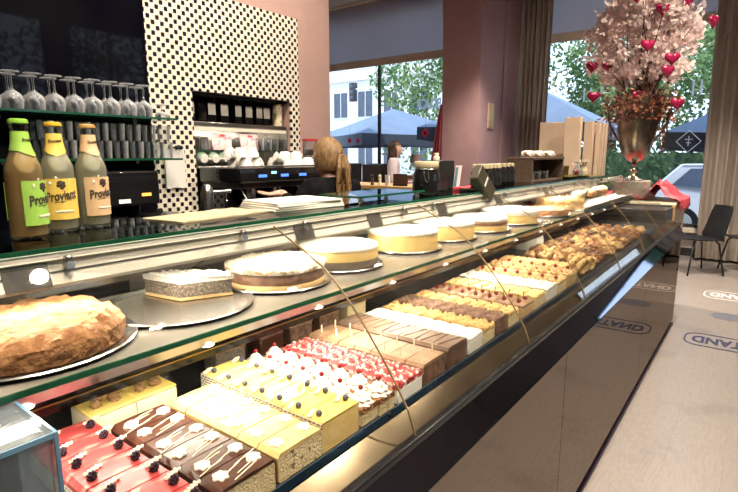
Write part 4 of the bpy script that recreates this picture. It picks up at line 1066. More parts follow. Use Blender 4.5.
r = thing('grinder', 'black coffee grinder with green and blue lit displays at the left end of the niche', 'grinder', (2.26, 3.0, .9205))
MB().box(2.06, 2.46, 2.93, 3.12, 1.026, 1.412, .01).build('body', 'black', r, True)
MB().box(2.215, 2.27, 2.9275, 2.9295, 1.365, 1.395).build('green_display', 'greenled', r, True, False)
MB().box(2.31, 2.345, 2.9275, 2.9295, 1.365, 1.39).build('blue_display', 'bluescreen', r, True, False)
MB().box(NX0+.013, NX1-.013, 2.90, 3.199, 1.418, 1.426, .002).build('cup_shelf', 'steel', bpy.data.objects['niche_insert'], True)
for x in (2.07, 2.28, 2.50):
    g_ = MB().cyl((x, my0+.08, 1.30), (x, my0+.08, 1.22), .035).build('group_head', 'steel', em, True)
    MB().cyl((x, my0+.08, 1.219), (x, my0+.08, 1.19), .04).tube([(x, my0+.04, 1.205), (x, my0-.03, 1.20), (x, my0-.10, 1.195)], [.011, .013, .015], 10).build('portafilter', 'black', em, True)
for x in (1.99, 2.62): MB().tube([(x, my0+.06, 1.30), (x, my0+.0, 1.22), (x, my0-.01, 1.12), (x, my0+.02, 1.03)], .006, 8).build('steam_wand', 'steel', em, True)
MB().tube([(mx0-.01, my0+.0, 1.432), (mx1+.01, my0+.0, 1.432)], .005, 8).build('cup_rail', 'steel', em, True)
CUP = [(.001, 0), (.024, 0), (.026, .004), (.040, .03), (.045, .058), (.0435, .058), (.038, .03), (.02, .006), (.001, .006)]
pc = None; nc = 0
def cup(x, y, z, rx, ry, rz, lab):
    global pc
    if pc is None:
        pc = thing('coffee_cup', lab, 'cup', (x, y, z), rz, 'white cups on the espresso machine')
        MB().lathe(CUP, (0, 0, 0), 22).build('cup_bowl', 'white', pc)
        MB().tube([(.040, 0, .048), (.058, 0, .046), (.062, 0, .03), (.052, 0, .018), (.034, 0, .016)], .0045, 8).build('handle', 'white', pc)
        o = pc
    else: o = dup(pc, (x, y, z), rz, lab)
    o.rotation_euler = (rx, ry, rz)
for i in range(5): cup(2.09+.094*i, 2.945, 1.427+.0458, -PI/2+.06, 0, -.3+.06*i, 'white cup lying on its side at the niche, %s from the left' % ORD[i])
nn = 0
for z, ys_, xs_ in ((0, (2.46, 2.56), 3), (.06, (2.47, 2.57), 2)):
    for y in ys_:
        for k in range(xs_ if z else 2):
            nn += 1
            cup(2.08+.092*k-(.03 if z else 0), y+.06, 1.4265+z, PI, 0, rnd(0, 6), 'upturned white cup in the tall left pile on the machine, %s up' % ORD[nn-1])
            o = [q for q in COL.objects if q.name.startswith('coffee_cup')][-1]
for q in [o for o in COL.objects if o.name.startswith('coffee_cup') and abs(o.rotation_euler.x-PI) < 1e-4]: q.location.z += .058
for i in range(12):
    x = 2.34+.054*(i % 6); y = 2.46+.10*(i//6)
    cup(x if i % 2 else x+.01, y+(.05 if i % 2 else 0), 1.4265 + (.058 if i % 3 else .028), (PI if i % 3 else .9), 0, rnd(0, 6), 'white cup in the right-hand group on the machine, %s in the %s line' % (ORD[i % 6], ('front', 'rear')[i//6]))
r = thing('coffee_grinder', 'black coffee grinder with clear bean hopper at the right end of the machine', 'grinder', (2.80, 2.66, .9205))
MB().box(-.09, .09, -.12, .12, 0, .57, .012).build('grinder_body', 'black', r)
MB().lathe([(.001, .571), (.05, .571), (.055, .60), (.055, .68), (.0535, .68), (.0535, .602), (.048, .575), (.001, .575)], (0, 0, 0), 24).build('hopper', 'clear', r)
MB().lathe([(.001, .577), (.046, .577), (.051, .60), (.051, .618), (.001, .622)], (0, 0, 0), 20).build('beans', 'chocbrown', r)
MB().lathe([(.001, .6805), (.058, .6805), (.058, .695), (.001, .697)], (0, 0, 0), 24).build('hopper_lid', 'redcloth', r)
r = thing('tap_column', 'chrome water tap column before the left end of the espresso machine', 'tap', (1.655, 2.325, .9205))
MB().lathe([(.001, 0), (.045, 0), (.045, .02), (.034, .03), (.034, .38), (.03, .41), (.02, .425), (.001, .43)], (0, 0, 0), 26).build('column', 'steel', r)
MB().tube([(.03, 0, .385), (.10, -.01, .385), (.14, -.01, .385)], [.009, .009, .013], 10).build('handle', 'steel', r)
# ---------------------------------------------------------------- people
def skin_mesh(name, verts, edges, m, parent, sub=2, root=0):
    me = bpy.data.meshes.new(name); me.from_pydata([v[:3] for v in verts], edges, [])
    o = bpy.data.objects.new(name, me); COL.objects.link(o)
    o.modifiers.new('skin', 'SKIN'); s = o.modifiers.new('sub', 'SUBSURF'); s.levels = sub
    sk = me.skin_vertices[0].data
    for i, v in enumerate(verts):
        rr = v[3]; sk[i].radius = rr if isinstance(rr, tuple) else (rr, rr)
        sk[i].use_root = (i == root)
    dg = bpy.context.evaluated_depsgraph_get(); dg.update()
    ne = bpy.data.meshes.new_from_object(o.evaluated_get(dg)); bpy.data.objects.remove(o)
    ne.materials.clear(); ne.materials.append(M[m]); ne.shade_smooth()
    o = bpy.data.objects.new(name, ne); COL.objects.link(o); o.parent = parent
    return o
def arm_pts(sh, el, wr):
    sh, el, wr = map(Vector, (sh, el, wr)); L = []
    for t, rr in ((0, .05), (.5, .043), (1, .037)): L.append((*sh.lerp(el, t), rr))
    for t, rr in ((.35, .036), (.8, .027), (1, .024)): L.append((*el.lerp(wr, t), rr))
    return L
def hand_into(V, E, wi, wr, d, side, curl=.35):
    """palm and five fingers grown from wrist vertex wi"""
    wr = Vector(wr); d = Vector(d).normalized(); sd = Vector(side).normalized(); nr = d.cross(sd).normalized()
    p = len(V); V.append((*(wr+d*.045), (.034, .016))); E.append((wi, p))
    for k, (o, L) in enumerate(((-.027, .070), (-.009, .080), (.009, .075), (.026, .060))):
        a = wr+d*.085+sd*o; i = len(V)
        V.append((*a, .0095)); E.append((p, i)); b = a
        for s in range(2):
            b = b+(d*math.cos(curl*(s+1))-nr*math.sin(curl*(s+1)))*L/2
            V.append((*b, .0085-.0012*s)); E.append((len(V)-2 if s else i, len(V)-1))
    i = len(V); a = wr+d*.03-sd*.035; V.append((*a, .011)); E.append((p, i))
    V.append((*(a+d*.03-sd*.022), .0095)); E.append((i, i+1)); V.append((*(a+d*.055-sd*.026), .0085)); E.append((i+1, i+2))
def head_mesh(c, sc=1.):
    m = MB(); c = Vector(c)
    q = bmesh.ops.create_uvsphere(m.bm, u_segments=36, v_segments=26, radius=1.)
    for v in q['verts']:
        x, y, z = v.co
        p = Vector((x*.076, y*.094, z*.115))
        if z < 0: p.x *= 1+.28*z; p.y = p.y*(1+.12*z)+.012*(-z)
        if y > .3:
            p.y += .022*math.exp(-((x/.17)**2+((z+.10)/.20)**2))      # nose
            p.y -= .009*(math.exp(-(((x-.42)/.2)**2+((z-.10)/.13)**2))+math.exp(-(((x+.42)/.2)**2+((z-.10)/.13)**2)))
            p.y += .006*math.exp(-((x/.3)**2+((z+.45)/.08)**2))+.006*math.exp(-((x/.28)**2+((z+.8)/.16)**2))
        v.co = c+p*sc
    for s in (-1, 1): m.ball(c+Vector((s*.078, -.005, -.008))*sc, .03*sc, 2, (.28, .6, 1.))
    return m
def person(lab, loc, rz, hair, top, lower, pose, hairkind, h=1.66):
    r = thing('person', lab, 'person', loc, rz)
    k = h/1.66
    hip = Vector((0, 0, .92*k)); lean = pose.get('lean', 0.)
    ch = Vector((0, .0+lean*.28, 1.22*k)); nk = Vector((0, lean*.42, 1.405*k)); hc = Vector((0, lean*.52+.012, 1.53*k))
    # body: skin from pelvis to neck, legs, arms, hands
    V = [(*hip, (.11, .08)), (0, lean*.14, 1.06*k, (.09, .066)), (*ch, (.105, .072)), (0, lean*.37, 1.345*k, (.078, .05)), (*nk, (.048, .05)), (*(nk+Vector((0, .01, .05))), (.045, .048))]
    E = [(i, i+1) for i in range(5)]
    for s in (-1, 1):
        i = len(V); V += [(s*.09, 0, .84*k, .085), (s*.095, .01, .48*k, .055), (s*.095, -.01, .28*k, .05), (s*.095, -.01, .08*k, .034), (s*.10, .07, .035, .034), (s*.10, .14, .028, .028)]
        E += [(0, i)]+[(i+j, i+j+1) for j in range(5)]
        A = arm_pts((s*.165, lean*.36, 1.35*k), pose['el'][s], pose['wr'][s]); i = len(V); V += A
        E += [(3, i)]+[(i+j, i+j+1) for j in range(len(A)-1)]
        d = Vector(pose['wr'][s])-Vector(pose['el'][s])
        d = Vector(pose['hd']) if 'hd' in pose else d
        hand_into(V, E, len(V)-1, pose['wr'][s], d, pose.get('side', Vector((0, 0, 1)).cross(d))*(1 if s > 0 else -1), pose.get('curl', .35))
    skin_mesh('body', V, E, 'skin', r)
    head_mesh(hc).build('head', 'skin', r)
    for s in (-1, 1):
        MB().ball(hc+Vector((s*.031, .083, .012)), .0105, 2).build('eye', 'white', r); 
        MB().ball(hc+Vector((s*.031, .0925, .012)), .0048, 1).build('pupil', 'black', r)
    MB().ball(hc+Vector((0, .094, -.05)), .018, 2, (1.1, .35, .3)).build('lips', 'redcloth', r)
    # clothes: sweater with sleeves, trousers, shoes
    V2 = [(0, 0, .86*k, (.145, .115)), (0, lean*.14, 1.06*k, (.122, .096)), (*ch, (.14, .104)), (0, lean*.37, 1.365*k, (.128, .088)), (*(nk+Vector((0, 0, .012))), (.060, .058))]
    E2 = [(i, i+1) for i in range(4)]
    for s in (-1, 1):
        A = arm_pts((s*.165, lean*.36, 1.35*k), pose['el'][s], pose['wr'][s])[:-1]; i = len(V2); V2 += [(a[0], a[1], a[2], a[3]*1.30+.010) for a in A]
        E2 += [(3, i)]+[(i+j, i+j+1) for j in range(len(A)-1)]
    skin_mesh('top', V2, E2, top, r)
    V3 = [(0, 0, .90*k, (.132, .10))]; E3 = []
    for s in (-1, 1):
        i = len(V3); V3 += [(s*.09, 0, .82*k, .094), (s*.095, .01, .48*k, .065), (s*.095, -.01, .12*k, .052)]; E3 += [(0, i), (i, i+1), (i+1, i+2)]
    skin_mesh('trousers', V3, E3, lower, r)
    for s in (-1, 1): MB().loft([[(s*.10+w*math.cos(a), y, max(.002, z1*.5+z1*.5*math.sin(a))) for a in [2*PI*q/12 for q in range(12)]] for w, y, z1 in ((.036, -.075, .08), (.043, -.02, .095), (.046, .07, .075), (.042, .15, .055), (.02, .185, .035))]).build('shoe', 'black', r)
    # hair
    hm = MB(); q = bmesh.ops.create_uvsphere(hm.bm, u_segments=40, v_segments=28, radius=1.)
    kill = []
    for v in q['verts']:
        x, y, z = v.co
        if y > .30 and z < .42+.5*(y-.3)*0 and abs(x) < .93: kill.append(v)
        elif z < -.62 and hairkind == 'tail': kill.append(v)
        st = 1+.018*math.sin(math.atan2(x, z)*26+y*4)
        v.co = hc+Vector((x*.089*st, y*.107*st-.006, z*.128*st+.004))
    bmesh.ops.delete(hm.bm, geom=kill, context='VERTS')
    if hairkind == 'tail':
        root = hc+Vector((.004, -.094, .030))
        for j in range(26):
            a = rnd(0, 6.28); s = rnd(.2, 1.)
            off_ = Vector((math.cos(a), math.sin(a)*.7, 0))*.042*s
            pts = [root+Vector((0, .02, 0)), root+Vector((0, -.022, -.010))+off_*.45, root+Vector((.0, -.040, -.080))+off_*.95, root+Vector((0, -.040, -.17))+off_*1.2, root+Vector((.0, -.038, -.30-.06*s))+off_*rnd(.5, 1.2)]
            hm.tube(pts, [.012, .014, .015, .012, .002], 6)
        hm.build('hair', hair, r, recalc=True)
        MB().lathe([(.014, -.008), (.022, -.006), (.022, .006), (.014, .008)], root+Vector((0, -.006, -.002)), 16).build('hair_tie', 'black', r)
    else:
        for j in range(44):
            t = j/43; a = PI*(.98+1.04*t) if j % 2 else PI*(1.0+1.0*t)
            base = hc+Vector((math.cos(a)*.084, math.sin(a)*.092+.01, rnd(-.02, .06)))
            L = rnd(.26, .40)
            hm.tube([base, base+Vector((math.cos(a)*.016, math.sin(a)*.012, -L*.4)), base+Vector((math.cos(a)*.012, math.sin(a)*.02-.01, -L*.75)), base+Vector((0, -.01, -L))], [.016, .019, .015, .003], 6)
        hm.build('hair', hair, r)
    return r
person('blonde barista in black with a ponytail working at the espresso machine', (2.325, 2.0, 0), math.radians(-4), 'blonde', 'blackcloth', 'blackcloth',
       {'lean': .12, 'hd': (-.62, .75, -.10), 'curl': .22, 'el': {-1: (-.27, .08, 1.17), 1: (.25, .10, 1.08)}, 'wr': {-1: (-.17, .28, 1.275), 1: (.20, .30, 1.16)}}, 'tail', 1.60)
person('customer with long brown hair in a pale top near the left window', (6.45, 4.43, 0), math.radians(-150), 'brown_hair', 'palecloth', 'jeans',
       {'lean': .04, 'el': {-1: (-.24, .02, 1.08), 1: (.24, .02, 1.08)}, 'wr': {-1: (-.10, .24, 1.13), 1: (.12, .24, 1.10)}}, 'long', 1.72)

# ---------------------------------------------------------------- flower vase at the end of the counter
r = thing('end_plinth', 'dark plinth with a honey wood front at the far end of the counter', 'plinth', (5.5, .95, 0))
MB().box(5.20, 5.95, .60, 1.38, 0, 1.06, .006).build('body', 'black', r, True)
MB().box(5.20, 5.95, .572, .599, .04, 1.06).build('wood_front', 'lightwood', r, True, False)
MB().box(5.20, 5.97, .565, 1.40, 1.061, 1.085, .004).build('plinth_top', 'whitechoc', r, True)
VX, VY = 5.55, .99
tag(MB().box(VX-.15, VX+.15, VY-.15, VY+.15, 1.0905, 1.255, .006, rot=.1).build('stone_block', 'stone', loc=(VX, VY, 1.0905)), 'grey stone block under the tall vase', 'stone block')
# red cloth draped on the plinth around the block
m = MB(); g = []; nu, nv = 44, 34
for i in range(nu+1):
    row = []
    for j in range(nv+1):
        x = 5.23+.74*i/nu; y = .50+.90*j/nv
        n1 = noise.noise(Vector((x*5, y*5, 2))); n2 = noise.noise(Vector((x*13, y*13, 7)))
        z = 1.092+.075*max(0, n1+.25)+.02*max(0, n2)
        if y < .84: z += .125*max(0, 1-abs(y-.73)/.13)*(1+.5*n2)
        if y < .562:
            z -= (.562-y)*1.7+.03*n1; y = .556-.012*(1+n2)-.25*(.562-y)
        dx, dy = x-VX, y-VY
        if max(abs(dx), abs(dy)) < .19: z = 1.0862+.002*(n2+1)
        row.append((x, y, z))
    g.append(row)
m.loft([row+[(a, b+.002, c-.0035) for a, b, c in row[::-1]] for row in g])
tag(m.build('red_cloth', 'redcloth'), 'crumpled red cloth draped around the stone block and over the plinth edge', 'cloth')
r = thing('pedestal_vase', 'tall antique silver-gold footed vase on the stone block', 'vase', (VX, VY, 1.2555))
MB().lathe([(.001, 0), (.085, 0), (.088, .012), (.07, .022), (.045, .035), (.028, .06), (.024, .075), (.034, .09), (.036, .10), (.024, .112), (.020, .13), (.028, .15), (.03, .16), (.022, .17)], (0, 0, 0), 40).build('foot', 'gold', r)
MB().lathe([(.022, .1705), (.065, .195), (.112, .25), (.148, .35), (.170, .48), (.186, .60), (.202, .70), (.216, .765), (.222, .78), (.212, .78), (.192, .70), (.175, .60), (.159, .48), (.136, .36), (.08, .26), (.001, .20)], (0, 0, 0), 44).build('bowl', 'gold', r)
for s in (-1, 1):
    MB().tube([(0, s*.198, .70), (0, s*.25, .72), (0, s*.27, .66), (0, s*.245, .54), (0, s*.195, .44), (0, s*.152, .37)], [.012, .013, .012, .011, .010, .009], 10).build('handle', 'gold', r)
M['petal'] = mat('pale_pink_petals', (.90, .72, .69), .6, c2=(.92, .82, .78), scale=9)
M['branch'] = mat('bare_branch', (.12, .06, .035), .7, c2=(.08, .04, .02), scale=30)
M['russet'] = mat('russet_leaves', (.10, .022, .018), .5, c2=(.24, .08, .03), scale=14)
M['heart'] = mat('magenta_foil', (.34, .012, .065), .25, .3, c2=(.28, .01, .05), scale=8)
def petal_mat():
    m = M['petal']; t = m.node_tree; p = [n for n in t.nodes if n.type == 'BSDF_PRINCIPLED'][0]; out = [n for n in t.nodes if n.type == 'OUTPUT_MATERIAL'][0]
    tl = N(t, 'ShaderNodeBsdfTranslucent'); tl.inputs[0].default_value = (.92, .78, .76, 1); mx = N(t, 'ShaderNodeMixShader'); mx.inputs[0].default_value = .4
    t.links.new(p.outputs[0], mx.inputs[1]); t.links.new(tl.outputs[0], mx.inputs[2]); t.links.new(mx.outputs[0], out.inputs[0])
petal_mat()
bq = thing('blossom_bouquet', 'tall bouquet of pale pink blossom branches and russet leaves in the vase', 'flower arrangement', (VX, VY, 1.75))
br = MB(); bl = MB(); lf = MB()
rg = random.Random(11)
def blossom(m, p, s):
    p = Vector(p); nrm = Vector((rg.uniform(-1, 1), rg.uniform(-1, 1), rg.uniform(-.3, 1))).normalized()
    a = nrm.orthogonal().normalized(); b = nrm.cross(a)
    for k in range(5):
        t = 2*PI*k/5; d = a*math.cos(t)+b*math.sin(t); e = a*math.cos(t+.55)+b*math.sin(t+.55); f = a*math.cos(t-.55)+b*math.sin(t-.55)
        m.quad(p, p+f*s*.7+nrm*s*.18, p+d*s+nrm*s*.35, p+e*s*.7+nrm*s*.18)
tips = []
for k in range(46):
    az = rg.uniform(0, 2*PI); sp_ = rg.uniform(.12, .60) if k > 8 else rg.uniform(.0, .2); hh = rg.uniform(.55, 1.25)*(1.15-.55*sp_)
    if k % 3 == 0: hh *= .62
    p0 = Vector((rg.uniform(-.05, .05), rg.uniform(-.05, .05), .02)); end = Vector((math.cos(az)*sp_, math.sin(az)*sp_, .30+hh))
    pts = [p0.lerp(end, t)+Vector((rg.uniform(-.02, .02), rg.uniform(-.02, .02), .10*math.sin(t*PI)))*(1 if 0 < t < 1 else 0) for t in (0, .25, .5, .75, 1)]
    br.tube(pts, [.007, .006, .005, .004, .002], 5)
    for q in range(16):
        t = rg.uniform(.45, 1.02); i = min(3, int(t*4)); u = t*4-i
        c = pts[i].lerp(pts[i+1], u)
        cl = c+Vector((rg.gauss(0, .03), rg.gauss(0, .03), rg.gauss(0, .03)))
        for _ in range(3): blossom(bl, cl+Vector((rg.gauss(0, .012), rg.gauss(0, .012), rg.gauss(0, .012))), rg.uniform(.013, .021))
    tips.append(end)
for k in range(430):
    d = Vector((rg.gauss(0, 1), rg.gauss(0, 1), rg.gauss(0, 1))).normalized()*rg.uniform(.35, 1.)**.5
    c = Vector((d.x*.36, .03+d.y*(.50 if d.z < .3 else .42), .82+d.z*.52))
    if c.z < .42 and rg.random() < .5: continue
    for _ in range(12): blossom(bl, c+Vector((rg.gauss(0, .026), rg.gauss(0, .026), rg.gauss(0, .026))), rg.uniform(.018, .029))
for k in range(1500):
    az = rg.uniform(0, 2*PI); rr = rg.uniform(.05, .34); z = rg.gauss(.20, .085)
    p = Vector((math.cos(az)*rr, math.sin(az)*rr, max(.08, z))); d = Vector((rg.uniform(-1, 1), rg.uniform(-1, 1), rg.uniform(-1, .6))).normalized(); e = d.orthogonal().normalized(); s = rg.uniform(.022, .042)
    lf.quad(p, p+d*s*.5+e*s*.4, p+d*s*1.3, p+d*s*.5-e*s*.4)
for k in range(26):   # trailing sprays at both sides of the rim
    az = rg.choice((-1, 1))*PI/2 + rg.uniform(-.5, .5); rr = .21+rg.uniform(0, .05); L = rg.uniform(.12, .38)
    a = Vector((math.cos(az)*rr, math.sin(az)*rr, .10))
    pts = [a, a+Vector((0, 0, -L*.5))+Vector((rg.uniform(-.02, .02),)*3), a+Vector((rg.uniform(-.03, .03), rg.uniform(-.03, .03), -L))]
    br.tube(pts, .002, 4)
    for q in range(9):
        p = pts[0].lerp(pts[2], rg.random()); d = Vector((rg.uniform(-1, 1), rg.uniform(-1, 1), -.5)).normalized(); e = d.orthogonal().normalized(); s = .02
        lf.quad(p, p+d*s*.5+e*s*.4, p+d*s*1.2, p+d*s*.5-e*s*.4)
br.tube([(0, -.05, .3), (.02, -.25, .62), (.02, -.42, .70), (.0, -.58, .74), (0, -.72, .82)], [.006, .005, .004, .003, .002], 5)
br.tube([(0, -.42, .70), (.0, -.55, .68), (0, -.66, .74)], [.003, .0025, .0015], 5)
br.build('branches', 'branch', bq)
tag(bl.build('blossoms', 'petal', bq, smooth=False, recalc=False), kind='stuff'); tag(lf.build('foliage', 'russet', bq, smooth=False, recalc=False), kind='stuff')
def heart_me():
    m = MB(); rings = []; n = 28
    P = [(16*math.sin(t)**3, 13*math.cos(t)-5*math.cos(2*t)-2*math.cos(3*t)-math.cos(4*t)) for t in [2*PI*i/n for i in range(n)]]
    for w, s in ((-.9, .25), (-.75, .6), (-.4, .9), (0, 1), (.4, .9), (.75, .6), (.9, .25)):
        rings.append([(a*s/16*.05, w*.024, (b*s+1.5*(1-s))/16*.052) for a, b in P])
    return me_of(m.loft(rings), 'heart')
HM = heart_me()
hearts = [((570, 85)), ]
HP = [(-.165, .35, -.30, 'low left of the vase rim'), (-.20, .02, .07, 'over the front of the vase rim'), (-.15, -.31, .02, 'hanging free to the right of the vase'), (-.15, .42, .34, 'at the left edge of the blossoms'), (-.2, .26, .32, 'left of centre under the blossoms'),
      (-.2, -.06, .43, 'deep among the central blossoms'), (-.15, -.38, 1.02, 'dark one at the upper right'), (-.15, -.56, .72, 'on the bare branch at far right'), (-.25, -.13, .86, 'upper middle right of the blossoms'), (-.2, .10, 1.13, 'near the very top'), (-.2, -.20, .22, 'low right among the russet leaves'), (-.12, -.27, .50, 'right middle of the blossoms')]
HP = [(5.35, 1.36, 2.05, 'left of the vase rim beside the window'), (5.36, .98, 2.03, 'hanging right over the front of the vase rim'), (5.40, .66, 1.95, 'hanging free to the right of the vase'), (5.38, 1.40, 2.33, 'at the left among the lower blossoms'), (5.34, 1.25, 2.32, 'left of centre below the blossoms'),
      (5.10, .885, 2.42, 'deep among the central blossoms'), (5.40, .66, 2.80, 'dark one at the upper right'), (5.45, .46, 2.62, 'on the bare branch at the far right'), (5.12, .80, 2.70, 'in the upper middle of the blossoms'), (5.1, 1.0, 2.83, 'near the very top'), (5.12, .72, 2.20, 'low right among the russet leaves'), (5.14, .70, 2.30, 'at the middle right of the blossoms')]
hm_ = bpy.data.materials
hgrp = 'magenta foil hearts hanging in the bouquet'
for i, (x, y, z, w) in enumerate(HP):
    o = thing('heart_ornament', 'magenta foil heart, ' + w, 'heart ornament', (x, y, z), PI/2+math.radians(37)+rnd(-.4, .4), hgrp)
    b = bpy.data.objects.new('heart_body', HM); COL.objects.link(b); b.parent = o; b.location = (0, 0, 0); b.scale = (1.2, 1.2, 1.2)
    MB().tube([(0, 0, .038), (.004, 0, .07), (-.003, 0, .11)], .0012, 5).build('hanging_thread', 'branch', o)

# ---------------------------------------------------------------- café room
def chair(x, y, rz, lab):
    r = thing('cafe_chair', lab, 'chair', (x, y, 0), rz, 'black café chairs')
    m = MB(); g = []
    for i in range(13):   # moulded shell: seat and back in one
        t = i/12
        if t < .5: yy, zz = .21-.40*t*2, .45-.015*math.sin(t*2*PI)
        else: u = (t-.5)*2; yy, zz = -.19-.12*u, .45+.04*u+.38*u*u**.3
        w_ = .215 if t < .5 else .215-.03*((t-.5)*2)
        row = []
        for j in range(9):
            s = j/4-1
            row.append((s*w_*(1-.12*(max(0, abs(2*t-1)-.75)*4)**2), yy+.035*s*s*(1 if t > .5 else 0), zz+.02*s*s*(1 if t < .5 else 0)))
        g.append(row)
    m.loft([row+[(a, b+(-.012 if i > 6 else 0), c-(.012 if i <= 6 else 0)) for a, b, c in row[::-1]] for i, row in enumerate(g)]).build('shell', 'black', r)
    for sx in (-1, 1):
        for sy in (-1, 1): MB().tube([(sx*.14, sy*.13, .432), (sx*.17, sy*.16, .40), (sx*.215, sy*.225, .0)], [.011]*3, 8).build('leg', 'black', r)
    return r
chair(7.75, .56, math.radians(37), 'black moulded café chair pulled up to the small window table')
chair(8.2, .03, math.radians(40), 'black moulded café chair under the right curtain at the picture edge')
def table(x, y, w, d, h, lab, wood='wood', name='cafe_table'):
    r = thing(name, lab, 'table', (x, y, 0))
    MB().box(-w/2, w/2, -d/2, d/2, h-.045, h, .004).build('table_top', wood, r)
    for sx in (-1, 1):
        for sy in (-1, 1): MB().box(sx*(w/2-.05)-.025, sx*(w/2-.05)+.025, sy*(d/2-.05)-.025, sy*(d/2-.05)+.025, 0, h-.0455).build('leg', 'black', r)
    return r
table(8.36, 1.12, .62, .62, .78, 'small window table behind the black café chair', 'paper')
table(5.55, 4.35, .62, 2.3, 1.12, 'tall wooden bar table behind the counter', 'lightwood', 'bar_table')
table(6.28, 3.78, .5, .46, 1.22, 'tall narrow table carrying the dark lamp')
r = thing('table_lamp', 'small table lamp with a dark shade near the left window', 'lamp', (6.25, 3.90, 1.2205))
MB().lathe([(.001, 0), (.06, 0), (.06, .012), (.008, .02), (.008, .20), (.001, .20)], (0, 0, 0), 20).build('base', 'steel', r)
MB().lathe([(.085, .17), (.065, .29), (.063, .29), (.083, .17)], (0, 0, 0), 24, None, False).build('lamp_shade', mat('taupe_shade', (.09, .065, .07), .8, c2=(.1, .075, .08), scale=20), r)
tag(MB().lathe([(.001, 0), (.06, 0), (.12, .012), (.125, .018), (.118, .016), (.001, .006)], (0, 0, 0), 28).build('serving_dish', 'white', loc=(0, 0, 0)), 'white dish on the lamp table', 'dish').location = (6.2, 3.70, 1.2205)
def stool(x, y, rz, lab):
    r = thing('bar_stool', lab, 'stool', (x, y, 0), rz, 'dark high-backed bar stools')
    MB().box(-.2, .2, -.2, .2, .76, .83, .02, 2).build('seat', 'black', r)
    MB().box(-.2, .2, -.21, -.165, .835, 1.36, .02, 2, rx=0).build('backrest', 'black', r)
    for sx in (-1, 1):
        for sy in (-1, 1): MB().tube([(sx*.16, sy*.16, .759), (sx*.2, sy*.2, 0)], .017, 8).build('leg', 'black', r)
    MB().tube([(-.185, .185, .3), (.185, .185, .3), (.185, -.185, .3), (-.185, -.185, .3), (-.185, .185, .3)], .01, 6).build('foot_ring', 'steel', r)
stool(6.15, 5.3, PI/2, 'dark high-backed bar stool farthest left behind the bar table')
stool(6.15, 4.72, PI/2, 'dark high-backed bar stool behind the bar table beside the long-haired customer')
stool(7.3, 5.75, -PI/2, 'dark high-backed bar stool farther back by the left window')
stool(7.3, 5.2, -PI/2+.2, 'dark high-backed bar stool by the left window behind the customer')
for i, (nm, x, y, lab) in enumerate((('salt_shaker', 5.33, 4.42, 'small glass salt shaker at the left of the bar table'), ('pepper_mill', 5.33, 3.98, 'dark pepper mill on the bar table'), ('salt_mill', 5.33, 3.86, 'slim pale salt mill beside the dark mill'))):
    r = thing(nm, lab, 'shaker' if i == 0 else 'mill', (x, y, 1.1205))
    if i == 0:
        MB().lathe([(.001, 0), (.02, 0), (.016, .05), (.001, .05)], (0, 0, 0), 16).build('glass_body', 'white', r); MB().lathe([(.001, .0505), (.017, .0505), (.012, .068), (.001, .07)], (0, 0, 0), 16).build('cap', 'steel', r)
    else:
        MB().lathe([(.001, 0), (.024, 0), (.02, .03), (.014, .06), (.02, .09), (.001, .10)], (0, 0, 0), 18).build('mill_body', ('', 'wood', 'whitechoc')[i], r)
        MB().lathe([(.001, .1005), (.018, .104), (.02, .12), (.008, .135), (.001, .138)], (0, 0, 0), 18).build('mill_head', ('', 'black', 'whitechoc')[i], r)
for i, (y, lab) in enumerate(((3.62, 'dark menu holder on the bar table nearest the black jar'), (3.52, 'dark menu holder at the right end of the bar table'))):
    r = thing('menu_holder', lab, 'menu holder', (5.36, y, 1.1205), .3)
    MB().box(-.01, .01, -.05, .05, 0, .02).build('foot', 'black', r); MB().box(-.003, .003, -.048, .048, .0205, .15).build('card', 'wood', r)
tag(MB().lathe([(.001, 0), (.03, 0), (.032, .13), (.03, .13), (.001, .005)], (0, 0, 0), 20).build('paper_cup', 'white'), 'pale cup on the bar table between the mill and the menu holder', 'cup').location = (5.33, 3.74, 1.1205)
# dark red cloth hanging beside the pier
m = MB(); g = []
for i in range(13):
    t = i/12
    g.append([(7.02+.02*math.sin(i*1.7)+.0*z, 3.93+(.02+.36*(1-(z-.2)/2.05)**.8)*t, z) for z in [.2+.1708*k for k in range(13)]])
m.loft([row+[(a+.012, b, c) for a, b, c in row[::-1]] for row in g])
tag(m.build('hanging_cloth', mat('dark_red_cloth', (.13, .008, .016), .8, c2=(.1, .006, .012), scale=20)), 'dark red hanging cloth beside the pink pier', 'cloth')
def flower(x, y, z, s, lab):
    r = thing('window_flower', lab, 'flower', (x, y, z), 0, 'pink paper flowers in the left window')
    m = MB()
    for k in range(10):
        a = 2*PI*k/10
        m.ball((rnd(-.01, .01)*s, math.cos(a)*.55*s, math.sin(a)*.55*s), .45*s, 1, (.25, .9, .9))
    m.build('petals', 'windowpink', r)
    MB().ball((-.012, 0, 0), .28*s, 2, (.4, 1, 1)).build('flower_centre', 'heart', r)
    MB().tube([(0, 0, s*.5), (.0, .0, s*.5+3.3-z-s)], .002, 4).build('hanging_thread', 'branch', r)
M['windowpink'] = mat('pink_paper', (.80, .17, .30), .6, c2=(.75, .13, .26), scale=20)
def glow_through(m, c, f):
    t = m.node_tree; p = [n for n in t.nodes if n.type == 'BSDF_PRINCIPLED'][0]; out = [n for n in t.nodes if n.type == 'OUTPUT_MATERIAL'][0]
    tl = N(t, 'ShaderNodeBsdfTranslucent'); tl.inputs[0].default_value = c4(c); mx = N(t, 'ShaderNodeMixShader'); mx.inputs[0].default_value = f
    t.links.new(p.outputs[0], mx.inputs[1]); t.links.new(tl.outputs[0], mx.inputs[2]); t.links.new(mx.outputs[0], out.inputs[0])
glow_through(M['windowpink'], (.95, .35, .5), .7)
flower(8.6, 5.17, 1.91, .085, 'pink paper flower hanging in the left window right of the mullion')
flower(8.6, 7.02, 1.80, .06, 'pink paper flower hanging low in the left window, leftmost')
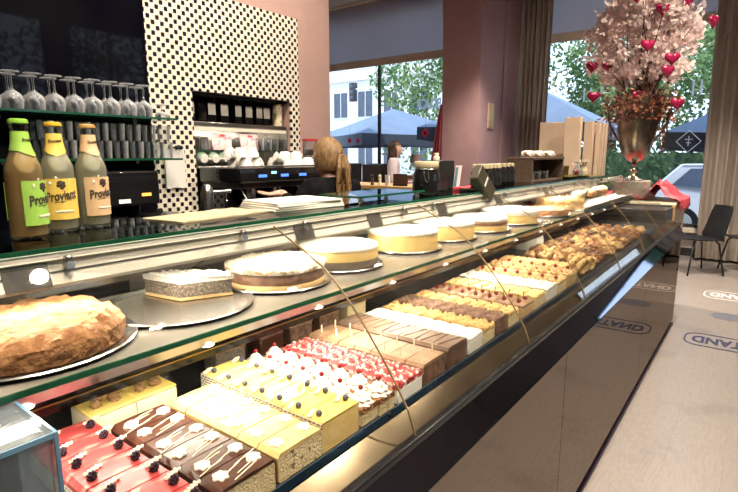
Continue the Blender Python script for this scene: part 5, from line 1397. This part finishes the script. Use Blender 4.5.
flower(8.6, 6.80, 1.80, .055, 'pink paper flower hanging low in the left window, second from the left')
# floor stickers
def sticker(x0, x1, y0, y1, mname, label):
    r = thing('floor_sticker', label, 'floor sticker', ((x0+x1)/2, (y0+y1)/2, 0))
    w, h = y1-y0, x1-x0; cxs, cys = (x0+x1)/2, (y0+y1)/2
    m = MB(); n = 8; R = h*.34; outer = []
    def rrect(w, h, R):
        P = []
        for (sx, sy, a0) in ((1, 1, 0), (-1, 1, PI/2), (-1, -1, PI), (1, -1, 1.5*PI)):
            for k in range(n+1):
                a = a0+PI/2*k/n; P.append((sx*(w/2-R)+R*math.cos(a), sy*(h/2-R)+R*math.sin(a)))
        return P
    O = rrect(w, h, R); I = rrect(w-.024, h-.05, R*.85)
    f = lambda p, z: (-p[1], p[0], z)
    m.loft([[f(p, .0006) for p in O], [f(p, .0012) for p in O], [f(p, .0012) for p in I], [f(p, .0006) for p in I], [f(p, .0006) for p in O]], True, False)
    m.build('sticker_border', mname, r, smooth=False)
    text_obj('sticker_lettering', 'ABSTAND', .1, mname, r, lambda u, v, d: Vector((-v, u, .0009+d)), fit=(w-.11, h*.52), depth=.0003, bold=.02)
M['stickblue'] = mat('navy_vinyl', (.03, .04, .10), .35, c2=(.04, .05, .12), scale=9)
M['stickglare'] = mat('glare_white_vinyl', (.75, .72, .70), .3, c2=(.7, .67, .65), scale=9)  # white floor glare on the far sticker, put into its colour
M['stickgrey'] = mat('slate_vinyl', (.17, .18, .22), .35, c2=(.15, .16, .2), scale=9)
sticker(4.70, 5.06, -.30, .375, 'stickblue', 'dark blue floor sticker with a rounded frame nearest the camera')
sticker(6.42, 6.80, -.34, .37, 'stickglare', 'glare-whitened floor sticker with a rounded frame farther away')
m = MB()
P = [(.0, -.26), (.10, -.24), (.16, -.12), (.13, .02), (.15, .14), (.10, .25), (.0, .28), (-.09, .24), (-.11, .12), (-.07, 0), (-.12, -.12), (-.09, -.23)]
m.prism([(5.72+a, -.03+b) for a, b in P], .0006, .0014, 'Z')
tag(m.build('footprint_sticker', 'stickgrey', smooth=False), 'grey shoe-sole floor sticker between the two framed stickers', 'floor sticker')

# ---------------------------------------------------------------- outside
ST = -.33
tag(MB().box(WX+.32, 70, -40, 45, ST-.2, ST).build('street', mat('asphalt', (.32, .32, .33), .9, c2=(.27, .27, .28), scale=3)), kind='structure')
tag(MB().box(-20, WX+.2, -40, -5.4, ST-.2, ST).build('yard', mat('paving', (.30, .29, .28), .9, c2=(.25, .24, .23), scale=3)), kind='structure')
M['leaf'] = mat('sunlit_leaves', (.09, .18, .05), .6, c2=(.24, .34, .10), scale=.9, lo=.35, hi=.65)
M['leafdark'] = mat('hedge_leaves', (.035, .075, .025), .6, c2=(.07, .12, .04), scale=1.5)
M['bark'] = mat('bark', (.10, .07, .05), .9, c2=(.07, .05, .035), scale=20)
def tree(x, y, h, cr, lab, n=2600, m='leaf', z0=ST, zc=None, seed=1, sc=(1, 1, .8), ls=.15, name='tree', cat='tree'):
    r = thing(name, lab, cat, (x, y, z0), 0, None); q = random.Random(seed)
    zc = zc or h-cr*.7
    MB().tube([(0, 0, 0), (.05, .03, zc*.5), (0, .1, zc)], [.16*cr/2, .12*cr/2, .05], 10).tube([(0.02, .03, zc*.55), (.3*cr, .2*cr, zc)], [.07, .03], 8).tube([(0.02, .03, zc*.6), (-.2*cr, -.4*cr, zc)], [.07, .03], 8).build('trunk', 'bark', r)
    f = MB()
    lobes = [(Vector((q.gauss(0, .42)*cr*sc[0], q.gauss(0, .42)*cr*sc[1], zc+q.gauss(0, .36)*cr*sc[2])), q.uniform(.3, .55)*cr) for _ in range(16)]
    for _ in range(n):
        c, R = q.choice(lobes)
        d = Vector((q.gauss(0, 1), q.gauss(0, 1), q.gauss(0, 1))).normalized()
        p = c+d*R*q.uniform(.7, 1.05); s = ls*q.uniform(.7, 1.4)
        nn_ = (d+Vector((q.gauss(0, .5), q.gauss(0, .5), q.gauss(0, .5)))).normalized(); a = nn_.orthogonal().normalized(); b = nn_.cross(a)
        t = q.uniform(0, 6); a, b = a*math.cos(t)+b*math.sin(t), b*math.cos(t)-a*math.sin(t)
        f.quad(p-a*s*.6, p-b*s*.3, p+a*s*.6, p+b*s*.3)
    f.build('foliage', m, r, smooth=False, recalc=False)
    return r
tree(19, 9.2, 7.0, 3.0, 'big green tree beyond the left window right of the white building', 10500, seed=3, zc=4.6, sc=(1, 1.0, .9))
tree(23, 5.0, 7.6, 3.2, 'green tree seen just left of the flower vase', 10500, seed=4, zc=4.6)
tree(20.5, .6, 7.2, 3.0, 'green tree seen to the right of the flower vase', 10500, seed=5, zc=4.8)
tree(24, -4, 8, 3.4, 'green tree behind the right curtain', 4800, seed=6, zc=5)
tree(27, 12.0, 8, 3.2, 'green tree farther back beside the white building', 4800, seed=8, zc=5)
tree(-1, -9, 6, 2.4, 'tree outside the left of the side windows', 2600, seed=9, zc=4.2, ls=.12); tree(4, -9.5, 6.5, 2.6, 'tree outside the middle of the side windows', 2600, seed=10, zc=4.2, ls=.12); tree(8, -9.5, 6.5, 2.6, 'tree outside the right of the side windows', 2600, seed=12, zc=4.4, ls=.12)
r = thing('hedge', 'dark green hedge across the street behind the white car', 'hedge', (17.2, 1.6, ST)); q = random.Random(5); f = MB()
for _ in range(5200):
    p = Vector((q.uniform(-.6, .6), q.uniform(-4.2, 4.4), q.uniform(.0, 2.05+.2*q.random()))); s = q.uniform(.06, .13)
    d = Vector((q.gauss(0, 1), q.gauss(0, 1), q.gauss(0, 1))).normalized(); a = d.orthogonal().normalized(); b = d.cross(a)
    f.quad(p-a*s, p-b*s*.5, p+a*s, p+b*s*.5)
f.build('foliage', 'leafdark', r, smooth=False, recalc=False)
MB().box(-.35, .35, -4.2, 4.3, 0, 1.9).build('inner_growth', 'leafdark', r)
# white corner building
M['render'] = mat('white_render', (.80, .79, .76), .9, c2=(.76, .75, .72), scale=.4)
M['winglass'] = mat('dark_window_glass', (.06, .08, .11), .08, c2=(.08, .1, .14), scale=2)
b = thing('building', 'white stucco building across the street at the far left', 'building', (31, 24.5, ST))
MB().box(31, 39, 15.6, 36, ST, 13).build('facade', 'render', b, True, False)
MB().box(30.8, 31-.002, 15.5, 36, 3.35, 3.6).box(30.8, 31-.002, 15.5, 36, 6.9, 7.15).build('cornice', 'render', b, True, False)
for zz in (.6, 4.2, 7.7):
    for k in range(8):
        y = 16.7+2.35*k
        wf = MB().box(30.93, 30.999, y-.75, y+.75, zz, zz+2.0).build('window', 'render', b, True, False)
        for s in (-1, 1):
            p = MB().box(30.90, 30.928, y+s*.35-.30, y+s*.35+.30, zz+.1, zz+1.9).build('pane', 'winglass', wf, False, False)
            for v in p.data.vertices: v.co -= wloc(wf)
# parasols
M['parasol'] = mat('blue_grey_canvas', (.20, .25, .32), .85, c2=(.18, .23, .30), scale=2)
M['parasoldark'] = mat('slate_valance', (.08, .095, .115), .85, c2=(.07, .085, .105), scale=2)
def parasol(x, y, zt, zb, half, rz, lab, cm='parasol'):
    r = thing('parasol', lab, 'parasol', (x, y, ST), rz, 'street café parasols')
    MB().tube([(0, 0, 0), (0, 0, zt-ST-.12)], .035, 12).build('pole', 'alu', r)
    MB().box(-.4, .4, -.4, .4, 0, .09, .01).build('base', 'stone', r)
    top = []; H = zt-ST; B = zb-ST
    m = MB(); rings = []
    for s in (.01, .25, .5, .75, 1.):
        ring = []
        for k in range(4):
            a, c = [(1, 1), (-1, 1), (-1, -1), (1, -1)][k], [(-1, 1), (-1, -1), (1, -1), (1, 1)][k]
            for t in (0, .25, .5, .75):
                px, py = (a[0]+(c[0]-a[0])*t)*half*s, (a[1]+(c[1]-a[1])*t)*half*s
                ring.append((px, py, H+(B-H)*s - .10*s*(1-s)*4*math.sin(t*PI)*.6 - .03*math.sin(t*PI)*s))
        rings.append(ring)
    inner_ = [[(a*.995, b_*.995, c-.012) for a, b_, c in g] for g in rings[::-1]]
    m.loft(rings+inner_, True, True).build('canopy', cm, r)
    v = MB(); o = rings[-1]
    v.loft([[(a*1.001, b_*1.001, c+.005) for a, b_, c in o], [(a*1.003, b_*1.003, c-.27+.02*math.sin(i*1.6)) for i, (a, b_, c) in enumerate(o)], [(a*.990, b_*.990, c-.27+.02*math.sin(i*1.6)) for i, (a, b_, c) in enumerate(o)], [(a*.990, b_*.990, c) for a, b_, c in o]], True, False).build('valance', 'parasoldark', r)
    for k in range(4):
        a = [(1, 1), (-1, 1), (-1, -1), (1, -1)][k]
        MB().tube([(0, 0, H-.14), (a[0]*half*.97, a[1]*half*.97, B-.06)], .014, 6).build('rib', 'steel', r)
parasol(12.3, 8.45, 2.78, 2.02, 1.75, PI/4+.3, 'blue-grey parasol centred in the left window')
parasol(16.4, 7.0, 2.45, 1.85, 1.2, .2, 'blue-grey parasol peeking out beside the pink pier')
parasol(12.2, 4.55, 3.15, 2.12, 1.9, 0.05, 'pale blue parasol left of the flower vase')
parasol(10.9, .25, 2.48, 1.86, 1.2, 0.1, 'pale blue parasol at the right of the window by the curtain')
# white hatchback
c = thing('car', 'white hatchback parked outside the right window', 'car', (13.2, .45, ST), 0)
prof_ = [(-1.95, .35), (-1.98, .62), (-1.9, .86), (-1.05, .95), (-.45, 1.38), (.1, 1.47), (1.3, 1.45), (1.68, 1.05), (1.84, .92), (1.88, .55), (1.84, .35)]
rings = []
for s, k, zz in ((-.80, .94, 0), (-.84, .985, 0), (-.78, 1, .0), (0, 1, .015), (.78, 1, .0), (.84, .985, 0), (.80, .94, 0)):
    rings.append([(s*(1 if z < .93 else 1-.22*(z-.93)/.54), y*k, .35+(z-.35)*(1 if abs(s) < .8 else .985)) for y, z in prof_])
cm_ = M['carwhite'] = mat('white_car_paint', (.80, .80, .82), .25, c2=(.78, .78, .8), scale=1, coat=.5)
MB().loft(rings).build('body', 'carwhite', c)
def carq(nm, mname, P, off_=.0):
    m = MB()
    for s in (-1, 1):
        m.loft([[(s*(.845 if z < .95 else .845-.19*(z-.93)/.54+.004), y, z) for y, z in P], [(s*(.80 if z < .95 else .80-.19*(z-.93)/.54), y, z) for y, z in P]])
    return m.build(nm, mname, c)
carq('side_window', 'winglass', [(-.88, .98), (-.36, 1.33), (.30, 1.385), (.32, .99)])
carq('rear_side_window', 'winglass', [(.38, .99), (.36, 1.385), (1.12, 1.37), (1.42, 1.04)])
MB().loft([[(-.62, 1.67, 1.05), (.62, 1.67, 1.05), (.55, 1.33, 1.41), (-.55, 1.33, 1.41)], [(-.62, 1.69, 1.065), (.62, 1.69, 1.065), (.55, 1.35, 1.425), (-.55, 1.35, 1.425)]]).build('rear_window', 'winglass', c)
for y in (-1.25, 1.2):
    for s in (-1, 1):
        t = MB().tube([(s*.66, y, .31), (s*.845, y, .31)], .31, 24).build('wheel', 'black', c)
        MB().tube([(s*.846, y, .31), (s*.852, y, .31)], .2, 20).build('hubcap', 'steel', t)
for s in (-1, 1):
    MB().box(s*.60-.12, s*.60+.12, 1.80, 1.875, .66, .90, .02).build('tail_light', 'redcloth', c)
    MB().box(s*.92-.08, s*.92+.08, -.62, -.46, .95, 1.10, .03).build('wing_mirror', 'carwhite', c)
c.scale = (1.12,)*3; c.location = (14.3, .05, ST); c.rotation_euler = (0, 0, .06)
# traffic light on an arm
r = thing('traffic_light', 'traffic light on a curved arm before the white building', 'traffic light', (23, 15.2, ST))
MB().tube([(0, 0, 0), (0, 0, 4.2), (0, .3, 5.0), (0, 1.2, 5.35), (0, 3.6, 5.4)], .05, 10).build('mast_arm', 'alu', r)
MB().box(-.14, .14, 3.1, 3.5, 4.75, 5.75, .03).build('signal_head', 'frame', r)
for i, (k, c_) in enumerate((('red', 'winglass'), ('amber', 'winglass'), ('green', 'winglass'))):
    MB().ball((-.15, 3.3, 5.55-.3*i), .11, 2, (.3, 1, 1)).build('lens', c_, r)
r = thing('round_sign', 'round white traffic sign on a post by the left window tree', 'road sign', (15.5, 8.5, ST))
MB().tube([(0, 0, 0), (0, 0, 3.9)], .03, 8).build('post', 'alu', r); MB().tube([(-.06, 0, 3.6), (-.035, 0, 3.6)], .33, 24).build('sign_face', 'decal', r)

# ---------------------------------------------------------------- lights
def light(nm, typ, loc, energy, color, **k):
    l = bpy.data.lights.new(nm, typ); l.energy = energy; l.color = color
    for a, b_ in k.items(): setattr(l, a, b_)
    o = bpy.data.objects.new(nm, l); COL.objects.link(o); o.location = loc
    return o
WARM = (1., .86, .69)
def aim(o, d): o.rotation_euler = Vector(d).to_track_quat('-Z', 'Y').to_euler()
L1_ = light('rail_light', 'AREA', (2.45, 1.015, 1.283), 50, (1., .90, .72), shape='RECTANGLE', size=5.0, size_y=.02); aim(L1_, (0, -.25, -1))
L2_ = light('shelf_light', 'AREA', (2.3, .884, 1.090), 20, (1., .90, .72), shape='RECTANGLE', size=5.2, size_y=.025); aim(L2_, (0, -.12, -1))
L3_ = light('niche_light', 'AREA', (2.415, 2.952, 1.658), 1.1, WARM, shape='RECTANGLE', size=.7, size_y=.015); aim(L3_, (0, .5, -1))
for i, (x, y) in enumerate(((.5, .44), (1.7, .44), (2.9, .44), (4.1, .44), (1.2, 2.0), (2.5, 2.0), (.1, -.7), (1.9, -.7), (4.0, -.3), (6.6, .3), (6.3, 2.6), (5.0, 6.2))):
    r = thing('ceiling_spot', 'round black ceiling spotlight hanging ' + ('above the counter rail, %s from the camera end' % ORD[i] if i < 4 else 'above the barista aisle, %s from the camera end' % ORD[i-4] if i < 6 else 'unseen above the customer walkway, %s from the camera end' % ORD[i-6] if i < 10 else 'as added fill in the café seating area, %s from the counter' % ORD[i-10]), 'spotlight', (x, y, 3.62), 0, 'ceiling spotlights')  # seating-area spots are added, out of view, to brighten blinds and pier
    MB().cyl((0, 0, .12), (0, 0, .977), .01).cyl((0, 0, .955), (0, 0, .979), .05).build('rod', 'black', r)
    MB().lathe([(.045, 0), (.055, .0), (.06, .12), (.02, .15), (.001, .15), (.001, .14), (.05, .115), (.045, .002)], (0, 0, 0), 22).build('lamp_shade', 'black', r)
    MB().lathe([(.001, .02), (.028, .02), (.028, .03), (.001, .03)], (0, 0, 0), 20).build('bulb', 'lampglow', r)
    e_ = 270 if i < 4 else (190 if i < 6 else (330 if i < 9 else 720))
    s_ = light('spot_lamp', 'SPOT', (x, y, 3.60), e_, WARM, spot_size=math.radians(76 if 5 < i < 9 else 110), spot_blend=.7, shadow_soft_size=.045); aim(s_, {4: (0, .35, -1), 5: (0, .35, -1), 6: (.15, .85, -1), 7: (.2, .85, -1), 8: (.95, .75, -.8)}.get(i, (0, 0, -1)))  # the walkway spot turned to the bouquet is added to brighten the blossoms
sun = light('sun', 'SUN', (0, 0, 20), 3.2, (1., .95, .86), angle=.01); aim(sun, (.40, .22, -1.0))
wd = bpy.data.worlds.new('sky'); S.world = wd; wd.use_nodes = True; t = wd.node_tree; t.nodes.clear()
ou = t.nodes.new('ShaderNodeOutputWorld'); bg = t.nodes.new('ShaderNodeBackground'); tc = t.nodes.new('ShaderNodeTexCoord'); sp = t.nodes.new('ShaderNodeSeparateXYZ'); rp = t.nodes.new('ShaderNodeValToRGB')
rp.color_ramp.elements[0].position = 0.; rp.color_ramp.elements[0].color = (.74, .86, 1., 1); rp.color_ramp.elements[1].position = .7; rp.color_ramp.elements[1].color = (.45, .65, 1., 1)
t.links.new(tc.outputs['Generated'], sp.inputs[0]); t.links.new(sp.outputs['Z'], rp.inputs[0]); t.links.new(rp.outputs[0], bg.inputs[0]); t.links.new(bg.outputs[0], ou.inputs[0])
bg.inputs[1].default_value = 2.9
for (a, b_), tz_ in zip(OP, TZS):
    p = light('window_portal', 'AREA', (WX+.31, (a+b_)/2, (SZ+tz_)/2), 1, (1, 1, 1), shape='RECTANGLE', size=tz_-SZ, size_y=b_-a); aim(p, (-1, 0, 0)); p.data.cycles.is_portal = True
for a, b_ in RO:
    p = light('window_portal', 'AREA', ((a+b_)/2, -5.31, (RT+RS)/2), 1, (1, 1, 1), shape='RECTANGLE', size=b_-a, size_y=RT-RS); aim(p, (0, 1, 0)); p.data.cycles.is_portal = True
cy = S.cycles
cy.max_bounces = 10; cy.diffuse_bounces = 4; cy.glossy_bounces = 5; cy.transmission_bounces = 8; cy.transparent_max_bounces = 24
cy.caustics_reflective = False; cy.caustics_refractive = False; cy.sample_clamp_indirect = 4.; cy.use_denoising = True
vs = S.view_settings; vs.view_transform = 'Standard'; vs.look = 'None'; vs.exposure = 0.; vs.gamma = 1.; vs.use_curve_mapping = False
